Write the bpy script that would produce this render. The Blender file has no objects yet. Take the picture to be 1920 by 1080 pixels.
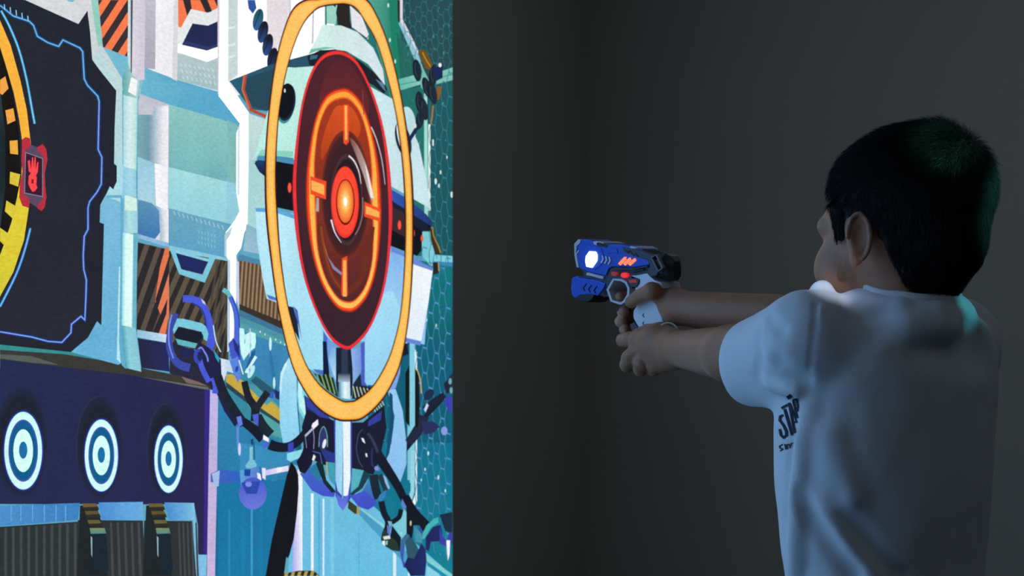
import bpy, bmesh, math, random
import numpy as np
from mathutils import Vector, Matrix
from mathutils.geometry import tessellate_polygon

# ---------------------------------------------------------------- camera, light, exposure
SC = bpy.context.scene
COL = SC.collection
FPX = 4200.0                       # focal length in pixels of the 1920 px wide frame
CAM_H = 1.115
cam_data = bpy.data.cameras.new('camera')
cam_data.sensor_width = 36.0
cam_data.lens = FPX * 36.0 / 1920.0
cam_data.clip_start = 0.05
cam_data.dof.use_dof = True
cam_data.dof.focus_distance = 2.75
cam_data.dof.aperture_fstop = 22.0
cam = bpy.data.objects.new('camera', cam_data)
COL.objects.link(cam)
cam.location = (0, 0, CAM_H)
cam.rotation_euler = (math.pi / 2, 0, 0)
SC.camera = cam

world = bpy.data.worlds.new('world')
SC.world = world
world.use_nodes = True
world.node_tree.nodes['Background'].inputs[0].default_value = (0.02, 0.022, 0.03, 1)
world.node_tree.nodes['Background'].inputs[1].default_value = 0.3

SC.view_settings.view_transform = 'Standard'
SC.view_settings.look = 'None'
SC.view_settings.exposure = 0.0
SC.view_settings.gamma = 1.0
SC.view_settings.use_curve_mapping = False
SC.cycles.use_denoising = True
SC.cycles.max_bounces = 6
SC.cycles.sample_clamp_indirect = 3.0


def V(*a):
    return np.array(a, dtype=float)


CAMP = V(0, 0, CAM_H)


def ray(px, py):
    d = V((px - 960.0) / FPX, 1.0, -(py - 540.0) / FPX)
    return d


def at(px, py, Y):
    return CAMP + ray(px, py) * Y


def on_plane(px, py, p0, n):
    d = ray(px, py)
    t = np.dot(p0 - CAMP, n) / np.dot(d, n)
    return CAMP + d * t


def unit(v):
    v = np.asarray(v, float)
    return v / np.linalg.norm(v)


def lin(c):
    if isinstance(c, str):
        c = tuple(int(c[i:i + 2], 16) for i in (0, 2, 4))
    out = []
    for v in c:
        v = v / 255.0
        out.append(v / 12.92 if v <= 0.04045 else ((v + 0.055) / 1.055) ** 2.4)
    return out


# ---------------------------------------------------------------- light of the room
def room_light(name, loc, target, power, color, size, size_y=None):
    d = bpy.data.lights.new(name, 'AREA')
    d.shape = 'RECTANGLE'
    d.size = size
    d.size_y = size_y or size
    d.energy = power
    d.color = color
    o = bpy.data.objects.new(name, d)
    COL.objects.link(o)
    o.location = loc
    o.rotation_euler = (Vector(target) - Vector(loc)).to_track_quat('-Z', 'Y').to_euler()
    return o
room_light("ambient_fill_light", (1.2, 0.5, 2.92), (1.2, 0.5, 0), 4.4, (0.76, 0.88, 1.0), 2.5)  # unseen area lights added to give the closed room its dim ambient light
room_light("ambient_fill_light", (1.6, 4.6, 2.92), (1.6, 4.6, 0), 6.8, (0.80, 0.90, 1.0), 2.5)


def projector_beam(px, py, Y, r, power, color, blend, p=(2.6, 0.6, 2.3)):
    """one patch of the projectors' beams that the boy stands in"""
    d = bpy.data.lights.new('projector_beam', 'SPOT')
    t = at(px, py, Y); p = V(*p)
    d.energy = power; d.color = color; d.shadow_soft_size = 0.01
    d.spot_size = 2 * math.atan(r / np.linalg.norm(t - p)); d.spot_blend = blend
    o = bpy.data.objects.new('projector_beam', d)
    COL.objects.link(o)
    o.location = tuple(p)
    o.rotation_euler = Vector(tuple(t - p)).to_track_quat('-Z', 'Y').to_euler()


PB = (0.9, -0.5, 2.4)
projector_beam(1756, 292, 2.49, .046, 560, (.16, .9, .70), 1.0, (1.5, 0.0, 2.9))
projector_beam(1822, 420, 2.53, .060, 850, (.12, .8, .68), 1.0)
projector_beam(1772, 586, 2.55, .0135, 130, (.06, .72, .82), 0.10)
projector_beam(1808, 590, 2.58, .014, 45, (.06, .72, .82), 0.9)
projector_beam(1541, 553, 2.53, .0145, 360, (.70, .80, 1.0), 0.4, PB)
projector_beam(1598, 548, 2.50, .012, 60, (.55, .65, 1.0), 0.7, PB)
# ---------------------------------------------------------------- scene helpers
def tag(o, label=None, cat=None, group=None, kind=None):
    if label: o['label'] = label
    if cat: o['category'] = cat
    if group: o['group'] = group
    if kind: o['kind'] = kind
    return o


def empty(name, loc, label=None, cat=None, group=None):
    o = bpy.data.objects.new(name, None)
    o.empty_display_size = 0.05
    COL.objects.link(o)
    o.location = tuple(loc)
    return tag(o, label, cat, group)


def link_mesh(name, verts, faces, mat, parent=None, smooth=False, mats=None, midx=None, cols=None):
    me = bpy.data.meshes.new(name)
    off = np.zeros(3)
    if parent is not None:
        off = np.array(world_loc(parent))
    verts = np.asarray(verts, float) - off
    if isinstance(faces, np.ndarray):
        nf, k = faces.shape
        me.vertices.add(len(verts)); me.vertices.foreach_set('co', verts.astype(np.float32).ravel())
        me.loops.add(nf * k); me.loops.foreach_set('vertex_index', faces.astype(np.int32).ravel())
        me.polygons.add(nf)
        me.polygons.foreach_set('loop_start', np.arange(0, nf * k, k, dtype=np.int32))
        me.polygons.foreach_set('loop_total', np.full(nf, k, dtype=np.int32))
        me.update(calc_edges=True)
    else:
        me.from_pydata([tuple(v) for v in verts], [], faces)
    me.validate()
    if mats:
        for m in mats: me.materials.append(m)
        if midx is not None:
            me.polygons.foreach_set('material_index', np.asarray(midx, dtype=np.int32))
    elif mat:
        me.materials.append(mat)
    if cols is not None:
        ca = me.color_attributes.new('Col', 'FLOAT_COLOR', 'POINT')
        ca.data.foreach_set('color', np.asarray(cols, np.float32).ravel())
    me.polygons.foreach_set('use_smooth', [bool(smooth)] * len(me.polygons))
    o = bpy.data.objects.new(name, me)
    COL.objects.link(o)
    if parent is not None:
        o.parent = parent
    return o


def world_loc(o):
    # every object here carries only a translation, so locations simply add up
    p = Vector((0, 0, 0))
    while o is not None:
        p += o.location
        o = o.parent
    return p


class MB:
    """collects boxes, prisms and tubes; build() links them as one mesh"""
    def __init__(s):
        s.v = []; s.f = []

    def add(s, vs, fs):
        b = len(s.v)
        s.v += [tuple(v) for v in vs]
        s.f += [tuple(i + b for i in f) for f in fs]

    def box(s, lo, hi):
        x0, y0, z0 = lo; x1, y1, z1 = hi
        s.add([(x0, y0, z0), (x1, y0, z0), (x1, y1, z0), (x0, y1, z0), (x0, y0, z1), (x1, y0, z1), (x1, y1, z1), (x0, y1, z1)],
              [(0, 3, 2, 1), (4, 5, 6, 7), (0, 1, 5, 4), (1, 2, 6, 5), (2, 3, 7, 6), (3, 0, 4, 7)])

    def tube(s, pts, rs, n=12, cap=True):
        pts = [V(*p) for p in pts]
        if not hasattr(rs, '__len__'): rs = [rs] * len(pts)
        rings = []
        prev = None
        for i, p in enumerate(pts):
            t = unit(pts[min(i + 1, len(pts) - 1)] - pts[max(i - 1, 0)])
            if prev is None:
                a = unit(np.cross(t, V(0, 0, 1) if abs(t[2]) < .9 else V(1, 0, 0)))
            else:
                a = unit(prev - t * np.dot(prev, t))
            prev = a
            b = np.cross(t, a)
            rings.append([p + (a * math.cos(q) + b * math.sin(q)) * rs[i] for q in [2 * math.pi * k / n for k in range(n)]])
        vs = [v for r in rings for v in r]
        fs = []
        for i in range(len(pts) - 1):
            for k in range(n):
                fs.append((i * n + k, i * n + (k + 1) % n, (i + 1) * n + (k + 1) % n, (i + 1) * n + k))
        if cap:
            fs.append(tuple(range(n - 1, -1, -1)))
            fs.append(tuple((len(pts) - 1) * n + k for k in range(n)))
        s.add(vs, fs)

    def build(s, name, mat, parent=None, bevel=0, smooth=False, seg=2):
        o = link_mesh(name, s.v, s.f, mat, parent, smooth)
        bm = bmesh.new(); bm.from_mesh(o.data)
        bmesh.ops.recalc_face_normals(bm, faces=bm.faces)
        bm.to_mesh(o.data); bm.free()
        if bevel:
            m = o.modifiers.new('bevel', 'BEVEL'); m.width = bevel; m.segments = seg
            m.limit_method = 'ANGLE'; m.angle_limit = math.radians(25)
        return o


def new_mat(name):
    m = bpy.data.materials.new(name)
    m.use_nodes = True
    return m, m.node_tree.nodes, m.node_tree.links, m.node_tree.nodes['Principled BSDF']


def plain(name, c, rough=0.5, noise=0.0, nscale=40, bump=0.0, bscale=200, metal=0.0, sheen=0.0, sss=0.0, spec=0.5, emit=None, es=0):
    m, N, L, B = new_mat(name)
    c = lin(c)
    B.inputs['Roughness'].default_value = rough
    B.inputs['Metallic'].default_value = metal
    B.inputs['Specular IOR Level'].default_value = spec
    tc = N.new('ShaderNodeTexCoord')
    nz = N.new('ShaderNodeTexNoise'); nz.inputs['Scale'].default_value = nscale; nz.inputs['Detail'].default_value = 4
    L.new(tc.outputs['Object'], nz.inputs['Vector'])
    mx = N.new('ShaderNodeMix'); mx.data_type = 'RGBA'
    mx.inputs['A'].default_value = [v * (1 - noise) for v in c] + [1]
    mx.inputs['B'].default_value = [min(1, v * (1 + noise)) for v in c] + [1]
    L.new(nz.outputs['Fac'], mx.inputs['Factor'])
    L.new(mx.outputs['Result'], B.inputs['Base Color'])
    if bump:
        n2 = N.new('ShaderNodeTexNoise'); n2.inputs['Scale'].default_value = bscale
        L.new(tc.outputs['Object'], n2.inputs['Vector'])
        bp = N.new('ShaderNodeBump'); bp.inputs['Strength'].default_value = bump; bp.inputs['Distance'].default_value = 0.002
        L.new(n2.outputs['Fac'], bp.inputs['Height'])
        L.new(bp.outputs['Normal'], B.inputs['Normal'])
    if sheen: B.inputs['Sheen Weight'].default_value = sheen
    if sss:
        B.inputs['Subsurface Weight'].default_value = sss
        B.inputs['Subsurface Radius'].default_value = (0.008, 0.003, 0.0015)
        B.inputs['Subsurface Scale'].default_value = 1.0
    if emit:
        B.inputs['Emission Color'].default_value = lin(emit) + [1]
        B.inputs['Emission Strength'].default_value = es
    return m


# ---------------------------------------------------------------- room shell
WD = unit(V(1180.0 / FPX, 1.0, 0))          # direction of the screen wall, going away
WN = V(WD[1], -WD[0], 0)                    # its normal, into the room
Y_EDGE = 6.0
W0 = at(849, 540, Y_EDGE); W0[2] = 0        # foot of the picture's right edge
CORNER_T = 0.0
# corner with the back wall at pixel column 1100
def wall_t(px):
    p = on_plane(px, 540, W0, WN)
    return np.dot(p - W0, WD)
CORNER_T = wall_t(1100)
CEIL = 3.0
T_NEAR = -9.5
ROOM_W = 5.5

m_wall = plain('dark_grey_wall_paint', (186, 180, 172), 0.85, noise=0.05, nscale=3, bump=0.15, bscale=260)
m_floor = plain('dark_floor', (60, 58, 58), 0.5, noise=0.2, nscale=6)
m_ceil = plain('ceiling_paint', (90, 86, 82), 0.9, noise=0.05, nscale=5)
m_base = plain('baseboard_paint', (70, 66, 64), 0.6)


def slab(name, a, b, n_out, z0, z1, mat, th=0.12):
    """a wall between plan points a and b, thickness away from the room"""
    mb = MB()
    a2 = a + n_out * th; b2 = b + n_out * th
    vs = []
    for z in (z0, z1):
        for p in (a, b, b2, a2):
            vs.append((p[0], p[1], z))
    mb.add(vs, [(0, 3, 2, 1), (4, 5, 6, 7), (0, 1, 5, 4), (1, 2, 6, 5), (2, 3, 7, 6), (3, 0, 4, 7)])
    o = mb.build(name, mat)
    o['kind'] = 'structure'
    return o


cA = W0 + WD * T_NEAR
cB = W0 + WD * CORNER_T
cC = cB + WN * ROOM_W
cD = cA + WN * ROOM_W
slab('wall_left', cA, cB, -WN, 0, CEIL, m_wall)
slab('wall_back', cB, cC, WD, 0, CEIL, m_wall)
slab('wall_right', cD, cC, WN, 0, CEIL, m_wall)
slab('wall_front', cA, cD, -WD, 0, CEIL, m_wall)
for nm, z0, z1, mt in (('floor', -0.1, 0.0, m_floor), ('ceiling', CEIL, CEIL + 0.1, m_ceil)):
    mb = MB()
    vs = [(p[0], p[1], z) for z in (z0, z1) for p in (cA, cB, cC, cD)]
    mb.add(vs, [(0, 3, 2, 1), (4, 5, 6, 7), (0, 1, 5, 4), (1, 2, 6, 5), (2, 3, 7, 6), (3, 0, 4, 7)])
    o = mb.build(nm, mt); o['kind'] = 'structure'
slab('baseboard_back', cB - WD * 0.012, cC - WD * 0.012, WD * 0.1, 0, 0.08, m_base)
# ---------------------------------------------------------------- projected picture on the wall
m_pic = bpy.data.materials.new('projected_light')
m_pic.use_nodes = True
N = m_pic.node_tree.nodes; L = m_pic.node_tree.links
N.clear()
out = N.new('ShaderNodeOutputMaterial'); em = N.new('ShaderNodeEmission')
ca = N.new('ShaderNodeAttribute'); ca.attribute_name = 'Col'
tc = N.new('ShaderNodeTexCoord')
nz = N.new('ShaderNodeTexNoise'); nz.inputs['Scale'].default_value = 260; nz.inputs['Detail'].default_value = 2
mp = N.new('ShaderNodeMapping'); mp.inputs['Scale'].default_value = (0.25, 0.25, 1.0)
L.new(tc.outputs['Object'], mp.inputs['Vector']); L.new(mp.outputs['Vector'], nz.inputs['Vector'])
n2 = N.new('ShaderNodeTexNoise'); n2.inputs['Scale'].default_value = 9; n2.inputs['Detail'].default_value = 3
L.new(tc.outputs['Object'], n2.inputs['Vector'])
r1 = N.new('ShaderNodeMapRange'); r1.inputs['To Min'].default_value = 0.78; r1.inputs['To Max'].default_value = 1.22
L.new(nz.outputs['Fac'], r1.inputs['Value'])
r2 = N.new('ShaderNodeMapRange'); r2.inputs['To Min'].default_value = 0.88; r2.inputs['To Max'].default_value = 1.12
L.new(n2.outputs['Fac'], r2.inputs['Value'])
mu = N.new('ShaderNodeMath'); mu.operation = 'MULTIPLY'
L.new(r1.outputs[0], mu.inputs[0]); L.new(r2.outputs[0], mu.inputs[1])
L.new(ca.outputs['Color'], em.inputs['Color']); L.new(mu.outputs[0], em.inputs['Strength'])
L.new(em.outputs[0], out.inputs['Surface'])

scr = empty('projected_game_screen', W0 - WD * 2.5 + WN * 0.002,
            'bright projected game picture with a round robot and orange target, on the left wall', 'projection screen')


def smooth_pts(pts, closed=True, k=4):
    """Catmull-Rom through the points"""
    P = [V(*p) for p in pts]; n = len(P); out = []
    rng = range(n) if closed else range(n - 1)
    for i in rng:
        if closed: a, b, c, d = P[i - 1], P[i], P[(i + 1) % n], P[(i + 2) % n]
        else: a, b, c, d = P[max(i - 1, 0)], P[i], P[i + 1], P[min(i + 2, n - 1)]
        for j in range(k):
            t = j / k
            out.append(tuple(0.5 * (2 * b + (c - a) * t + (2 * a - 5 * b + 4 * c - d) * t * t + (3 * b - a - 3 * c + d) * t ** 3)))
    if not closed: out.append(tuple(P[-1]))
    return out


def clip_poly(subj, clip):
    """Sutherland-Hodgman with a convex clip polygon"""
    area = sum(clip[i - 1][0] * clip[i][1] - clip[i][0] * clip[i - 1][1] for i in range(len(clip)))
    sg = 1 if area > 0 else -1
    outp = list(subj)
    for i in range(len(clip)):
        a, b = clip[i - 1], clip[i]
        f = lambda p: sg * ((b[0] - a[0]) * (p[1] - a[1]) - (b[1] - a[1]) * (p[0] - a[0]))
        inp, outp = outp, []
        for j in range(len(inp)):
            p, q = inp[j - 1], inp[j]
            fp, fq = f(p), f(q)
            if (fp >= 0) != (fq >= 0):
                t = fp / (fp - fq)
                outp.append((p[0] + (q[0] - p[0]) * t, p[1] + (q[1] - p[1]) * t))
            if fq >= 0: outp.append(q)
        if len(outp) < 3: return []
    return outp


LAYER = [0]
PSTEP = 0.000014
SCREEN_BOX = [(-3200, -3040), (848.5, -324), (848.5, 1236), (-3200, 3424)]      # a level rectangle on the wall


class Pic:
    def __init__(s, name, label=None):
        s.name = name; s.label = label
        s.v = []; s.c = []; s.f = []

    def put(s, pts, faces, colf):
        LAYER[0] += 1
        p0 = W0 + WN * (0.0022 + PSTEP * LAYER[0])
        b = len(s.v)
        for p in pts:
            s.v.append(on_plane(p[0], p[1], p0, WN))
            s.c.append(colf(p) + [1.0])
        s.f += [tuple(b + i for i in f) for f in faces]

    def colf(s, c, c2, d):
        if not isinstance(c, str): return lambda p: list(c)
        A = lin(c)
        if min(A) > 0.93: A = [a * 1.3 for a in A]
        if c2 is None: return lambda p: list(A)
        B = lin(c2)
        if min(B) > 0.93: B = [a * 1.3 for a in B]
        x0, y0, x1, y1 = d
        l2 = (x1 - x0) ** 2 + (y1 - y0) ** 2
        def f(p):
            t = max(0, min(1, ((p[0] - x0) * (x1 - x0) + (p[1] - y0) * (y1 - y0)) / l2))
            return [a + (b - a) * t for a, b in zip(A, B)]
        return f

    def P(s, c, pts, c2=None, d=None, sm=0):
        if sm: pts = smooth_pts(pts, True, sm)
        if len(pts) < 3: return
        if max(p[0] for p in pts) > 848.5 and min(p[0] for p in pts) < 848.5:
            pts = clip_poly(pts, SCREEN_BOX)
        if len(pts) < 3: return
        tris = tessellate_polygon([[Vector((p[0], p[1], 0)) for p in pts]])
        s.put(pts, tris, s.colf(c, c2, d))

    def R(s, c, x0, y0, x1, y1, c2=None, d=None):
        s.P(c, [(x0, y0), (x1, y0), (x1, y1), (x0, y1)], c2, d)

    def G(s, stops, pts_l, pts_r):
        """strip with a gradient across: stops [(t, colour)], left and right edges with equal point counts"""
        for (t0, c0), (t1, c1) in zip(stops[:-1], stops[1:]):
            n = len(pts_l); vs = []; cs = []
            A = s.colf(c0, None, None)(0); B = s.colf(c1, None, None)(0)
            for l, r in zip(pts_l, pts_r):
                vs.append((l[0] + (r[0] - l[0]) * t0, l[1] + (r[1] - l[1]) * t0)); cs.append(A)
                vs.append((l[0] + (r[0] - l[0]) * t1, l[1] + (r[1] - l[1]) * t1)); cs.append(B)
            LAYER[0] += 1
            p0 = W0 + WN * (0.0022 + PSTEP * LAYER[0]); b = len(s.v)
            for p, c in zip(vs, cs):
                s.v.append(on_plane(min(p[0], 848.5), p[1], p0, WN)); s.c.append(list(c) + [1.0])
            s.f += [(b + 2 * i, b + 2 * i + 1, b + 2 * i + 3, b + 2 * i + 2) for i in range(n - 1)]

    def L(s, c, w, pts, closed=False, sm=0, c2=None, d=None, w2=None):
        if sm: pts = smooth_pts(pts, closed, sm)
        P = [V(*p) for p in pts]; n = len(P); l = []; r = []
        for i in range(n):
            if closed: a, b = P[i - 1], P[(i + 1) % n]
            else: a, b = P[max(i - 1, 0)], P[min(i + 1, n - 1)]
            d1 = P[i] - a; d2 = b - P[i]
            q1 = np.linalg.norm(d1); q2 = np.linalg.norm(d2)
            d1 = d1 / q1 if q1 > 1e-6 else d2 / max(q2, 1e-6)
            d2 = d2 / q2 if q2 > 1e-6 else d1
            m = d1 + d2; m = m / max(np.linalg.norm(m), 1e-6)
            nn = V(-m[1], m[0]); cs = max(0.5, nn[0] * -d1[1] + nn[1] * d1[0])
            ww = w if w2 is None else w + (w2 - w) * i / max(n - 1, 1)
            l.append(P[i] + nn * ww / 2 / cs); r.append(P[i] - nn * ww / 2 / cs)
        vs = [tuple(p) for p in l + r]
        vs = [(min(p[0], 848.5), p[1]) for p in vs]
        fs = [(i, i + 1, n + i + 1, n + i) for i in range(n - 1)]
        if closed: fs.append((n - 1, 0, n, 2 * n - 1))
        s.put(vs, fs, s.colf(c, c2, d))

    def E(s, c, cx, cy, rx, ry, c2=None, d=None, n=48, rot=0):
        ca_, sa = math.cos(math.radians(rot)), math.sin(math.radians(rot))
        pts = []
        for k in range(n):
            q = 2 * math.pi * k / n
            x, y = rx * math.cos(q), ry * math.sin(q)
            pts.append((cx + x * ca_ - y * sa, cy + x * sa + y * ca_))
        s.P(c, pts, c2, d)

    def RG(s, stops, cx, cy, rx, ry, n=48):
        """radial gradient: stops [(t, colour)] from centre to rim"""
        LAYER[0] += 1
        p0 = W0 + WN * (0.0022 + PSTEP * LAYER[0]); b = len(s.v)
        for t, c in stops:
            C = s.colf(c, None, None)(0)
            for k in range(n):
                q = 2 * math.pi * k / n
                s.v.append(on_plane(cx + rx * t * math.cos(q), cy + ry * t * math.sin(q), p0, WN)); s.c.append(C + [1.0])
        s.f.append(tuple(b + k for k in range(n)))
        for j in range(len(stops) - 1):
            s.f += [(b + j * n + k, b + j * n + (k + 1) % n, b + (j + 1) * n + (k + 1) % n, b + (j + 1) * n + k) for k in range(n)]

    def SP(s, c, clip, x0, y0, dx, dy, sx, sy, w, n, c2=None, d=None):
        """n parallel stripes of width w (along sx, sy) clipped to a convex polygon"""
        for k in range(n):
            ax, ay = x0 + sx * k, y0 + sy * k
            h = math.hypot(sx, sy); ux, uy = sx / h * w, sy / h * w
            q = [(ax - dx * 3, ay - dy * 3), (ax + dx * 3, ay + dy * 3), (ax + dx * 3 + ux, ay + dy * 3 + uy), (ax - dx * 3 + ux, ay - dy * 3 + uy)]
            q = clip_poly(q, clip)
            if q: s.P(c, q, c2, d)

    def done(s, parent=None):
        o = link_mesh(s.name, s.v, s.f, m_pic, parent or scr, cols=s.c)
        if s.label: o['label'] = s.label
        return o


# ---- backdrop: the painted room behind the robot
b = Pic('backdrop')
b.P('5FA5BE', SCREEN_BOX)
# invented picture left of the frame, kept broad and overbright to light the boy
def C_(c, pts): b.P(c, clip_poly(pts, SCREEN_BOX))
def VR(c, x0, x1, y0, y1, m=0.0): C_(c, [(x0, y0 + m * x0), (x1, y0 + m * x1), (x1, y1), (x0, y1)])
BL = (.30, .75, 1.45); BW = (.52, 1.05, 1.85)
C_(BW, SCREEN_BOX[:1] + [(-20, -907), (-20, 1805), (-3200, 3424)])
for k, x in enumerate((-3000, -2300, -1700, -1250, -900, -640, -430)):
    C_(BL, [(x, -3040), (x + 60 - k * 5, -3040), (x + 60 - k * 5, 3424), (x, 3424)])
C_(BL, [(-3200, 2000), (-20, 1030), (-20, 1160), (-3200, 2500)])
C_('2A2F50', [(-700, 640), (0, 690), (0, 945), (-700, 1010)])
C_('2F3539', [(-700, 1080), (0, 985), (0, 1500), (-700, 1700)])
C_('242834', [(-420, -260), (0, -100), (0, 645), (-420, 590)])
# the same walls, floor and painted shadow strip run on above and below the frame
for c, x0, x1 in (('242834', -160, 47), ('D6D8DC', 44, 172), ('93CDBF', 171, 184), ('F97C4E', 184, 241), ('C9DAD9', 240, 249), ('DAD2DC', 249, 273),
                  ('BFBECB', 273, 292), ('F0F0F3', 292, 334), ('F97C4E', 334, 408), ('EDEDF0', 408, 428), ('C9D8D8', 428, 446), ('F4F4F6', 446, 612),
                  ('9ED8C8', 609, 660), ('55A795', 660, 728), ('1F8067', 728, 748), ('E2DCE4', 748, 755), ('2A4E58', 755, 848.5)):
    VR(c, x0, x1, -1200, 2)
for k in range(9):
    VR('3B3338', 184, 241, -60 - k * 90, -92 - k * 90, -.3); VR('342E33', 334, 408, -40 - k * 80, -68 - k * 80, .25)
C_('78BDD0', [(-160, -420), (848, -190), (848, -150), (-160, -340)])
for c, x0, x1 in (('2F3539', -160, 372), ('4E92D4', 368, 388), ('C3B5DE', 388, 404), ('1F76A4', 404, 500), ('191A20', 496, 534), ('69BEE2', 534, 848.5), ('D9EEFA', 559, 567), ('D9EEFA', 737, 743)):
    VR(c, x0, x1, 1078, 1900)

# white ground behind the upper middle
b.P('ECEFF1', [(40, 0), (640, 0), (640, 160), (430, 180), (330, 155), (40, 100)])
b.P('D6D8DC', [(44, 0), (172, 0), (166, 24), (147, 45)])
b.P('6BB5DA', [(125, 0), (141, 0), (136, 4), (129, 3)])
# pillar beside the dark panel
b.P('CDD5D7', [(165, 20), (172, 0), (180, 0), (180, 55), (187, 95), (228, 146), (230, 170), (216, 175), (173, 112)])
b.P('93CDBF', [(171, 0), (184, 0), (193, 88), (185, 93), (178, 50)])
b.P('BCDADD', [(172, 112), (186, 95), (229, 146), (231, 480), (213, 480), (215, 170)], 'A2D3DE', (0, 200, 0, 480))
b.P('C5D6D8', [(184, 86), (196, 87), (232, 146), (229, 152), (186, 97)])
ora = [(184, 0), (241, 0), (239, 108), (193, 88)]
b.P('F97C4E', ora)
b.SP('3B3338', ora, 186, -14, 24, -37, 0, 48, 23, 5)
b.P('74BBD3', [(193, 88), (240, 107), (236, 130), (229, 147)])
# blue band
b.P('78BDD0', [(193, 88), (238, 106), (272, 127), (332, 150), (410, 172), (412, 178), (448, 233), (400, 222), (317, 196), (262, 176), (229, 146)],
    '5AA9CC', (200, 0, 330, 0))
# narrow upright and lavender column
b.R('C9DAD9', 240, 0, 245, 130)
b.R('454A63', 245, 0, 249, 136)
b.P('DAD2DC', [(249, 0), (273, 0), (271, 150), (247, 150)], 'CFC9DA', (249, 0, 272, 0))
b.P('BFBECB', [(273, 0), (292, 0), (291, 130), (271, 128)], 'A9A8B9', (0, 0, 0, 130))
b.P('F0F0F3', [(292, 0), (334, 0), (332, 152), (291, 130)])
b.P('DCDCE0', [(326, 0), (334, 0), (332, 152), (323, 148)])
# mesh panel with hexagon vent
b.P('B7C8CA', [(333, 100), (408, 100), (408, 170), (332, 150)], '9FC0C6', (0, 100, 0, 170))
for i in range(8):
    for j in range(3):
        x = 338 + i * 8.5 + j * 2; y = 118 + j * 12 + i * 1.6
        b.L('D5DFE0', 1.6, [(x, y), (x + 3, y + 6)])
ora2 = [(334, 0), (408, 0), (408, 15), (390, 24), (360, 18), (340, 52), (334, 50)]
b.P('F97C4E', ora2)
b.P('342E33', [(343, 0), (357, 0), (360, 19), (352, 33)])
b.P('342E33', [(375, 0), (389, 0), (398, 22), (386, 24)])
b.P('342E33', [(402, 0), (409, 0), (409, 16)])
b.P('E9EBEC', [(334, 62), (358, 17), (390, 24), (409, 16), (409, 108), (388, 116), (333, 98)])
b.P('FBFBFC', [(334, 82), (390, 95), (409, 86), (409, 108), (388, 116), (333, 98)])
b.P('262D55', [(341, 84), (361, 44), (390, 48), (408, 40), (408, 88), (388, 95)])
b.P('313A6B', [(341, 84), (345, 76), (392, 88), (408, 82), (408, 88), (388, 95)])
# lower middle cylinders and panels
b.P('BFD6DD', [(229, 146), (240, 118), (247, 140), (262, 150), (262, 176), (258, 185), (231, 178)], '55A9A3', (262, 0, 228, 0))
b.P('F3F6F6', [(246, 145), (258, 150), (255, 180), (240, 172)])
b.P('89C2C8', [(262, 150), (268, 152), (262, 180), (257, 184)])
b.G([(0, 'A9DBE2'), (.5, 'D6EEF2'), (.85, 'BFE6D9'), (1, '9ED6DE')], [(231, 178), (231, 312)], [(258, 185), (256, 320)])
b.G([(0, '8CC7DC'), (.6, 'A6D5E4'), (1, '8FC9DE')], [(229, 312), (228, 366)], [(255, 318), (256, 376)])
b.G([(0, '7DBBDA'), (.4, 'B5E3E6'), (1, '9AD3E2')], [(231, 366), (230, 440)], [(257, 372), (259, 436)])
b.P('D5F2EA', [(234, 366), (256, 372), (257, 396), (234, 394)])
b.P('BDBFCB', [(263, 176), (317, 196), (316, 460), (258, 440), (259, 190)], 'D9D8E2', (0, 180, 0, 300))
b.G([(0, '7FA8B6'), (.6, '6E9BAC'), (1, 'B9BECB')], [(259, 215), (258, 296), (258, 420)], [(292, 215), (292, 312), (300, 430)])
b.G([(0, '9ABBCB'), (.6, 'E6E6EE'), (1, 'F2EFF5')], [(288, 200), (288, 312), (300, 420), (300, 450)], [(316, 198), (315, 320), (317, 430), (317, 462)])
b.P('9ACBDD', [(258, 294), (290, 306), (291, 385), (258, 374)], 'A9D3E3', (0, 300, 0, 380))
b.P('F5F5FA', [(290, 306), (314, 313), (314, 395), (292, 385)])
b.P('5C93B5', [(259, 374), (285, 381), (298, 395), (300, 436), (288, 452), (258, 440)], '4278AF', (0, 380, 0, 440))
b.P('8FB9DC', [(257, 438), (318, 456), (318, 464), (257, 446)])
# wide panel to the right
b.P('8FC7C2', [(317, 196), (408, 222), (446, 235), (443, 345), (318, 318), (317, 250)], '72B3BB', (0, 200, 0, 340))
b.P('7FB9B9', [(426, 224), (446, 235), (443, 345), (426, 340)])
b.P('A4DCE0', [(315, 313), (443, 345), (449, 400), (442, 422), (315, 392)], '94D2E0', (0, 320, 0, 420))
b.P('93CCDA', [(425, 340), (443, 345), (449, 400), (442, 422), (425, 416)])
b.P('6FA9C2', [(316, 390), (428, 422), (421, 480), (400, 482), (316, 466)], '5BA0C4', (0, 400, 0, 480))
for i in range(12):
    b.L('A9CFDD', 1.5, [(326 + i * 8.2, 396 + i * 2.4), (329 + i * 8.2, 404 + i * 2.4)])
for i in range(18):
    x = 372 + (i % 6) * 6; y = 432 + (i // 6) * 10 + (i % 6) * 1.5
    b.L('8FC0D2', 1.3, [(x, y), (x + 1.5, y + 6)])
b.P('86C6DD', [(317, 460), (428, 484), (428, 500), (398, 492), (317, 472)])
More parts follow.
